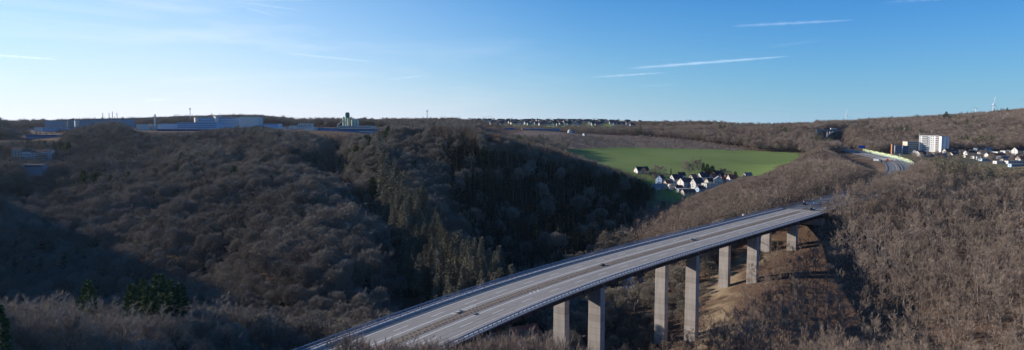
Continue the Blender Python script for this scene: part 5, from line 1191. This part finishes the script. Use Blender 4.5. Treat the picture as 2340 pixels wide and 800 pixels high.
def forest(name, label, sel, cat='wood'):
    n = len(sel); idx_ = np.zeros(n, int)
    for kd in range(7):
        for b in range(5):
            q = (kind[sel] == kd) & (TB[sel] == b)
            if q.any(): idx_[q] = pick(kd, b, int(q.sum()))
    me = bpy.data.meshes.new(name); me.vertices.add(n)
    me.vertices.foreach_set('co', np.stack([TX[sel], TY[sel], TZ[sel]], -1).astype(np.float32).ravel())
    sh = Hs[sel] / vh[idx_]; sw = sh * RNG.uniform(.98, 1.3, n) * np.where(TB[sel] >= 3, 1.15, 1)
    a = me.attributes.new('tree_scale', 'FLOAT_VECTOR', 'POINT'); a.data.foreach_set('vector', np.stack([sw, sw, sh], -1).astype(np.float32).ravel())
    a = me.attributes.new('tree_turn', 'FLOAT_VECTOR', 'POINT'); a.data.foreach_set('vector', np.stack([RNG.normal(0, .03, n), RNG.normal(0, .03, n), RNG.uniform(0, 6.28, n)], -1).astype(np.float32).ravel())
    a = me.attributes.new('species', 'INT', 'POINT'); a.data.foreach_set('value', idx_.astype(np.int32))
    o = link(name, me); tag(o, label, cat, kind='stuff')
    ng = bpy.data.node_groups.new(name + '_nodes', 'GeometryNodeTree'); ng.interface.new_socket('Geometry', in_out='INPUT', socket_type='NodeSocketGeometry'); ng.interface.new_socket('Geometry', in_out='OUTPUT', socket_type='NodeSocketGeometry')
    N = ng.nodes; L = ng.links; gi = N.new('NodeGroupInput'); go = N.new('NodeGroupOutput'); ip = N.new('GeometryNodeInstanceOnPoints'); ci = N.new('GeometryNodeCollectionInfo')
    ci.inputs['Collection'].default_value = coll; ci.inputs['Separate Children'].default_value = True; ci.inputs['Reset Children'].default_value = True
    ip.inputs['Pick Instance'].default_value = True
    def attr(nm, t):
        q = N.new('GeometryNodeInputNamedAttribute'); q.data_type = t; q.inputs['Name'].default_value = nm; return q.outputs[0]
    L.new(gi.outputs[0], ip.inputs['Points']); L.new(ci.outputs[0], ip.inputs['Instance']); L.new(attr('species', 'INT'), ip.inputs['Instance Index'])
    L.new(attr('tree_turn', 'FLOAT_VECTOR'), ip.inputs['Rotation']); L.new(attr('tree_scale', 'FLOAT_VECTOR'), ip.inputs['Scale']); L.new(ip.outputs[0], go.inputs[0])
    md = o.modifiers.new('trees', 'NODES'); md.node_group = ng; return o
con = np.isin(kind[rest], (2, 3, 4, 6)); farr = TY[rest] > 1250
forest('forest', 'mass of bare grey and brown broadleaf trees covering the hillsides', rest[(~con) & (~farr)])
forest('conifer_forest', 'darker conifers and larches scattered through the bare hillside woods, coloured near-black for shade on the central flank', rest[con & (~farr)])
forest('far_woods', 'distant dark woods along the horizon', rest[farr])
print('TREES', len(TX), 'single', len(single), len(spr), len(lch), len(gre), len(bir))
# ---------------------------------------------------------------- light, sky, camera
SUN_AZ = R(-70); SUN_EL = R(18)             # azimuth from +Y towards +X
sd = Vector((math.sin(SUN_AZ) * math.cos(SUN_EL), math.cos(SUN_AZ) * math.cos(SUN_EL), math.sin(SUN_EL)))
sun = bpy.data.lights.new('sun', 'SUN'); sun.energy = 5.0; sun.angle = R(.5); sun.color = (1.0, .90, .79)
so = bpy.data.objects.new('sun', sun); COL.objects.link(so); so.rotation_euler = sd.to_track_quat('Z', 'Y').to_euler()
w = bpy.data.worlds.new('World'); scene.world = w; w.use_nodes = True
N = w.node_tree.nodes; L = w.node_tree.links; bg = N['Background']
sky = N.new('ShaderNodeTexSky'); sky.sky_type = 'NISHITA'; sky.sun_disc = False
sky.sun_elevation = SUN_EL; sky.sun_rotation = SUN_AZ; sky.altitude = 400; sky.air_density = 1.0; sky.dust_density = .4; sky.ozone_density = 3.0
def math_(op, a, b_=None, c_=None, clamp=False):
    q = N.new('ShaderNodeMath'); q.operation = op; q.use_clamp = clamp
    for i, v in enumerate((a, b_, c_)):
        if v is None: continue
        if isinstance(v, (int, float)): q.inputs[i].default_value = v
        else: L.new(v, q.inputs[i])
    return q.outputs[0]
def mixc(f, a, c, mode='MIX'):
    q = N.new('ShaderNodeMix'); q.data_type = 'RGBA'; q.blend_type = mode
    if isinstance(f, (int, float)): q.inputs[0].default_value = f
    else: L.new(f, q.inputs[0])
    for i, v in ((6, a), (7, c)):
        if isinstance(v, tuple): q.inputs[i].default_value = (*v, 1)
        else: L.new(v, q.inputs[i])
    return q.outputs[2]
tc = N.new('ShaderNodeTexCoord'); sx = N.new('ShaderNodeSeparateXYZ'); L.new(tc.outputs['Generated'], sx.inputs[0])
zel = math_('MAXIMUM', sx.outputs['Z'], 0.0)
dsun = math_('ADD', math_('MULTIPLY', sx.outputs['X'], math.sin(SUN_AZ)), math_('MULTIPLY', sx.outputs['Y'], math.cos(SUN_AZ)))

# clear winter air: pale towards the horizon, whiter towards the sun
hz = math_('POWER', 2.718, math_('MULTIPLY', zel, -11.0))
sunw = math_('MULTIPLY', math_('SMOOTH_MIN', math_('MAXIMUM', math_('MULTIPLY_ADD', dsun, 1.9, -.42), 0), 1.0, .1), 1.0)
w2 = math_('MAXIMUM', math_('MULTIPLY_ADD', dsun, 1.25, .14), 0, clamp=True)
tint = mixc(1.0, sky.outputs[0], mixc(w2, (.055, .71, 1.42), (.15, .90, 1.34)), 'MULTIPLY')
pale = mixc(math_('POWER', w2, 1.8), (3.5, 5.6, 7.1), (10.6, 9.6, 10.2))
c1 = mixc(math_('MULTIPLY', hz, .95), tint, pale)
c1 = mixc(math_('MULTIPLY', math_('POWER', 2.718, math_('MULTIPLY', zel, -3.2)), math_('MULTIPLY', math_('POWER', sunw, 1.6), .55)), c1, (7.6, 8.5, 9.6))
# thin cirrus, denser on the sunward side
mp = N.new('ShaderNodeMapping'); mp.inputs['Rotation'].default_value = (0, 0, R(20)); L.new(tc.outputs['Generated'], mp.inputs[0])
mp.inputs['Scale'].default_value = (2.2, 1.6, 17)
cn = N.new('ShaderNodeTexNoise'); cn.inputs['Scale'].default_value = 1.4; cn.inputs['Detail'].default_value = 9; cn.inputs['Roughness'].default_value = .58; cn.inputs['Distortion'].default_value = .6; L.new(mp.outputs[0], cn.inputs['Vector'])
cf = N.new('ShaderNodeMapRange'); cf.inputs[1].default_value = .50; cf.inputs[2].default_value = .80; L.new(cn.outputs['Fac'], cf.inputs[0])
cirr = math_('MULTIPLY', cf.outputs[0], math_('MULTIPLY', sunw, .5), clamp=True)
c2 = mixc(cirr, c1, (9.4, 9.8, 10.2))
L.new(c2, bg.inputs[0]); bg.inputs[1].default_value = .076
cam = bpy.data.cameras.new('camera'); co = bpy.data.objects.new('camera', cam); COL.objects.link(co); scene.camera = co
cam.sensor_width = 36; cam.lens = 36 * F / 2340; cam.clip_start = 1; cam.clip_end = 200000
co.location = (0, 0, 0); co.rotation_euler = (R(90) - PITCH, 0, 0)
scene.view_settings.view_transform = 'Standard'; scene.view_settings.look = 'None'; scene.view_settings.exposure = .52; scene.view_settings.gamma = 1

# haze: one closed box of even, thin air
b = MB(); b.bx(-26000, 26000, -900, 13500, -160, 170)
hm = bpy.data.materials.new('thin_air'); hm.use_nodes = True; nt = hm.node_tree; nt.nodes.clear()
ou = nt.nodes.new('ShaderNodeOutputMaterial'); pv = nt.nodes.new('ShaderNodeVolumePrincipled'); pv.inputs['Color'].default_value = (.72, .84, .97, 1); pv.inputs['Density'].default_value = 1.5e-5; pv.inputs['Anisotropy'].default_value = .35
nt.links.new(pv.outputs[0], ou.inputs['Volume']); hz_ = b.build('haze', hm); tag(hz_, 'thin bluish haze over the hills', 'haze', kind='stuff')
# contrails: long soft trails of ice cloud high above the box of haze
def contrail_mat(op):
    m = bpy.data.materials.new('contrail_ice'); m.use_nodes = True; nt = m.node_tree; nt.nodes.clear(); A = nt.nodes.new; K_ = nt.links.new
    ou = A('ShaderNodeOutputMaterial'); mx = A('ShaderNodeMixShader'); tr = A('ShaderNodeBsdfTransparent'); di = A('ShaderNodeBsdfDiffuse'); tl = A('ShaderNodeBsdfTranslucent'); ad = A('ShaderNodeAddShader')
    di.inputs[0].default_value = (.8, .8, .8, 1); tl.inputs[0].default_value = (.55, .55, .55, 1); K_(di.outputs[0], ad.inputs[0]); K_(tl.outputs[0], ad.inputs[1])
    uv = A('ShaderNodeUVMap'); uv.uv_map = 'along'; sp = A('ShaderNodeSeparateXYZ'); K_(uv.outputs[0], sp.inputs[0])
    lw = A('ShaderNodeNewGeometry'); dt = A('ShaderNodeVectorMath'); dt.operation = 'DOT_PRODUCT'; K_(lw.outputs['Normal'], dt.inputs[0]); K_(lw.outputs['Incoming'], dt.inputs[1])
    ab = A('ShaderNodeMath'); ab.operation = 'ABSOLUTE'; K_(dt.outputs['Value'], ab.inputs[0]); pw = A('ShaderNodeMath'); pw.operation = 'POWER'; pw.inputs[1].default_value = 2.6; K_(ab.outputs[0], pw.inputs[0])
    fa = A('ShaderNodeFloatCurve'); c = fa.mapping.curves[0]; c.points[0].location = (0, 0); c.points[1].location = (1, 0); c.points.new(.25, .75); c.points.new(.6, 1.0); K_(sp.outputs['X'], fa.inputs['Value'])
    mp = A('ShaderNodeMapping'); mp.inputs['Scale'].default_value = (9, 2.5, 1); K_(uv.outputs[0], mp.inputs[0]); nz = A('ShaderNodeTexNoise'); nz.inputs['Scale'].default_value = 1.5; nz.inputs['Detail'].default_value = 6; K_(mp.outputs[0], nz.inputs[0])
    mr = A('ShaderNodeMapRange'); mr.inputs[1].default_value = .3; mr.inputs[2].default_value = .7; mr.inputs[3].default_value = .45; mr.inputs[4].default_value = 1; K_(nz.outputs['Fac'], mr.inputs[0])
    m1 = A('ShaderNodeMath'); m1.operation = 'MULTIPLY'; K_(pw.outputs[0], m1.inputs[0]); K_(fa.outputs[0], m1.inputs[1]); m2 = A('ShaderNodeMath'); m2.operation = 'MULTIPLY'; K_(m1.outputs[0], m2.inputs[0]); K_(mr.outputs[0], m2.inputs[1])
    m3 = A('ShaderNodeMath'); m3.operation = 'MULTIPLY'; m3.inputs[1].default_value = op; K_(m2.outputs[0], m3.inputs[0]); K_(m3.outputs[0], mx.inputs[0]); K_(tr.outputs[0], mx.inputs[1]); K_(ad.outputs[0], mx.inputs[2]); K_(mx.outputs[0], ou.inputs[0]); return m
for x0, y0, x1, y1, th, op, lb in ((1430, 157, 1800, 129, 9, .34, 'longest white contrail, slanting across the right middle of the sky'), (1350, 177, 1520, 166, 7, .30, 'shorter white contrail just below the longest one'), (1670, 60, 1950, 46, 9, .26, 'faint broad contrail high in the right of the sky'),
        (545, 12, 640, 40, 4, .34, 'short bright contrail slanting down at the top left of the sky'), (530, 2, 690, 24, 4, .13, 'faint thin contrail just above the short bright one'), (2010, 6, 2200, -4, 9, .22, 'faint contrail cut by the top edge of the photo'), (1590, 122, 1640, 138, 7, .22, 'small faint wisp joining the top of the longest contrail'),
        (1750, 108, 1880, 92, 10, .12, 'very faint wisp between the two right-hand contrails'), (1490, 168, 1535, 181, 3, .26, 'tiny faint contrail crossing the end of the shorter one'), (-40, 124, 130, 136, 8, .25, 'pale streak of cloud at the left edge of the sky'), (640, 120, 860, 142, 6, .10, 'faint pale streak in the left middle of the sky'), (880, 182, 985, 172, 7, .2, 'faint short wisp above the left ridge'), (1450, 198, 1560, 192, 6, .16, 'faintest wisp low in the sky below the two contrails'), (255, 119, 282, 117, 7, .7, 'tiny bright puff of cloud in the left of the sky'), (318, 231, 392, 226, 8, .7, 'small white cloud streak low above the left skyline')):
    D_ = 26000.0; pa_, pb2 = at(x0, y0, D_), at(x1, y1, D_ * 1.12); rad_ = th * D_ / F / 2; nseg = 24; V = []; UV = []; Q = []
    mid_ = (pa_ + pb2) / 2; ax = Vector(pb2 - pa_).normalized(); up_ = Vector((0, 0, 1)); sd_ = ax.cross(up_).normalized(); up_ = sd_.cross(ax)
    for i in range(nseg + 1):
        f = i / nseg; c_ = pa_ + (pb2 - pa_) * f - mid_; rr = rad_ * (.45 + .75 * math.sin(math.pi * min(1, .15 + f * .85)) ** .7) * (1 + .2 * math.sin(i * 1.7 + x0))
        for j in range(16): a = j / 16 * 2 * math.pi; V.append(tuple(c_ + np.array(sd_ * math.cos(a) * rr * 1.6 + up_ * math.sin(a) * rr))); UV.append((f, j / 16))
    Q = [(i * 16 + j, i * 16 + (j + 1) % 16, (i + 1) * 16 + (j + 1) % 16, (i + 1) * 16 + j) for i in range(nseg) for j in range(16)]
    me = npmesh('contrail', V, Q, [contrail_mat(op)]); ul = me.uv_layers.new(name='along'); vi = np.empty(len(me.loops), np.int32); me.loops.foreach_get('vertex_index', vi); ul.data.foreach_set('uv', np.array(UV, np.float32)[vi].ravel()); me.polygons.foreach_set('use_smooth', [True] * len(me.polygons))
    o = link('contrail', me, None, tuple(mid_)); tag(o, lb, 'contrail')
scene.cycles.volume_bounces = 0; scene.cycles.max_bounces = 5; scene.cycles.diffuse_bounces = 1; scene.cycles.transparent_max_bounces = 12; scene.cycles.use_denoising = True; scene.cycles.denoiser = 'OPENIMAGEDENOISE'; scene.cycles.denoising_input_passes = 'RGB_ALBEDO_NORMAL'; scene.cycles.denoising_prefilter = 'ACCURATE'
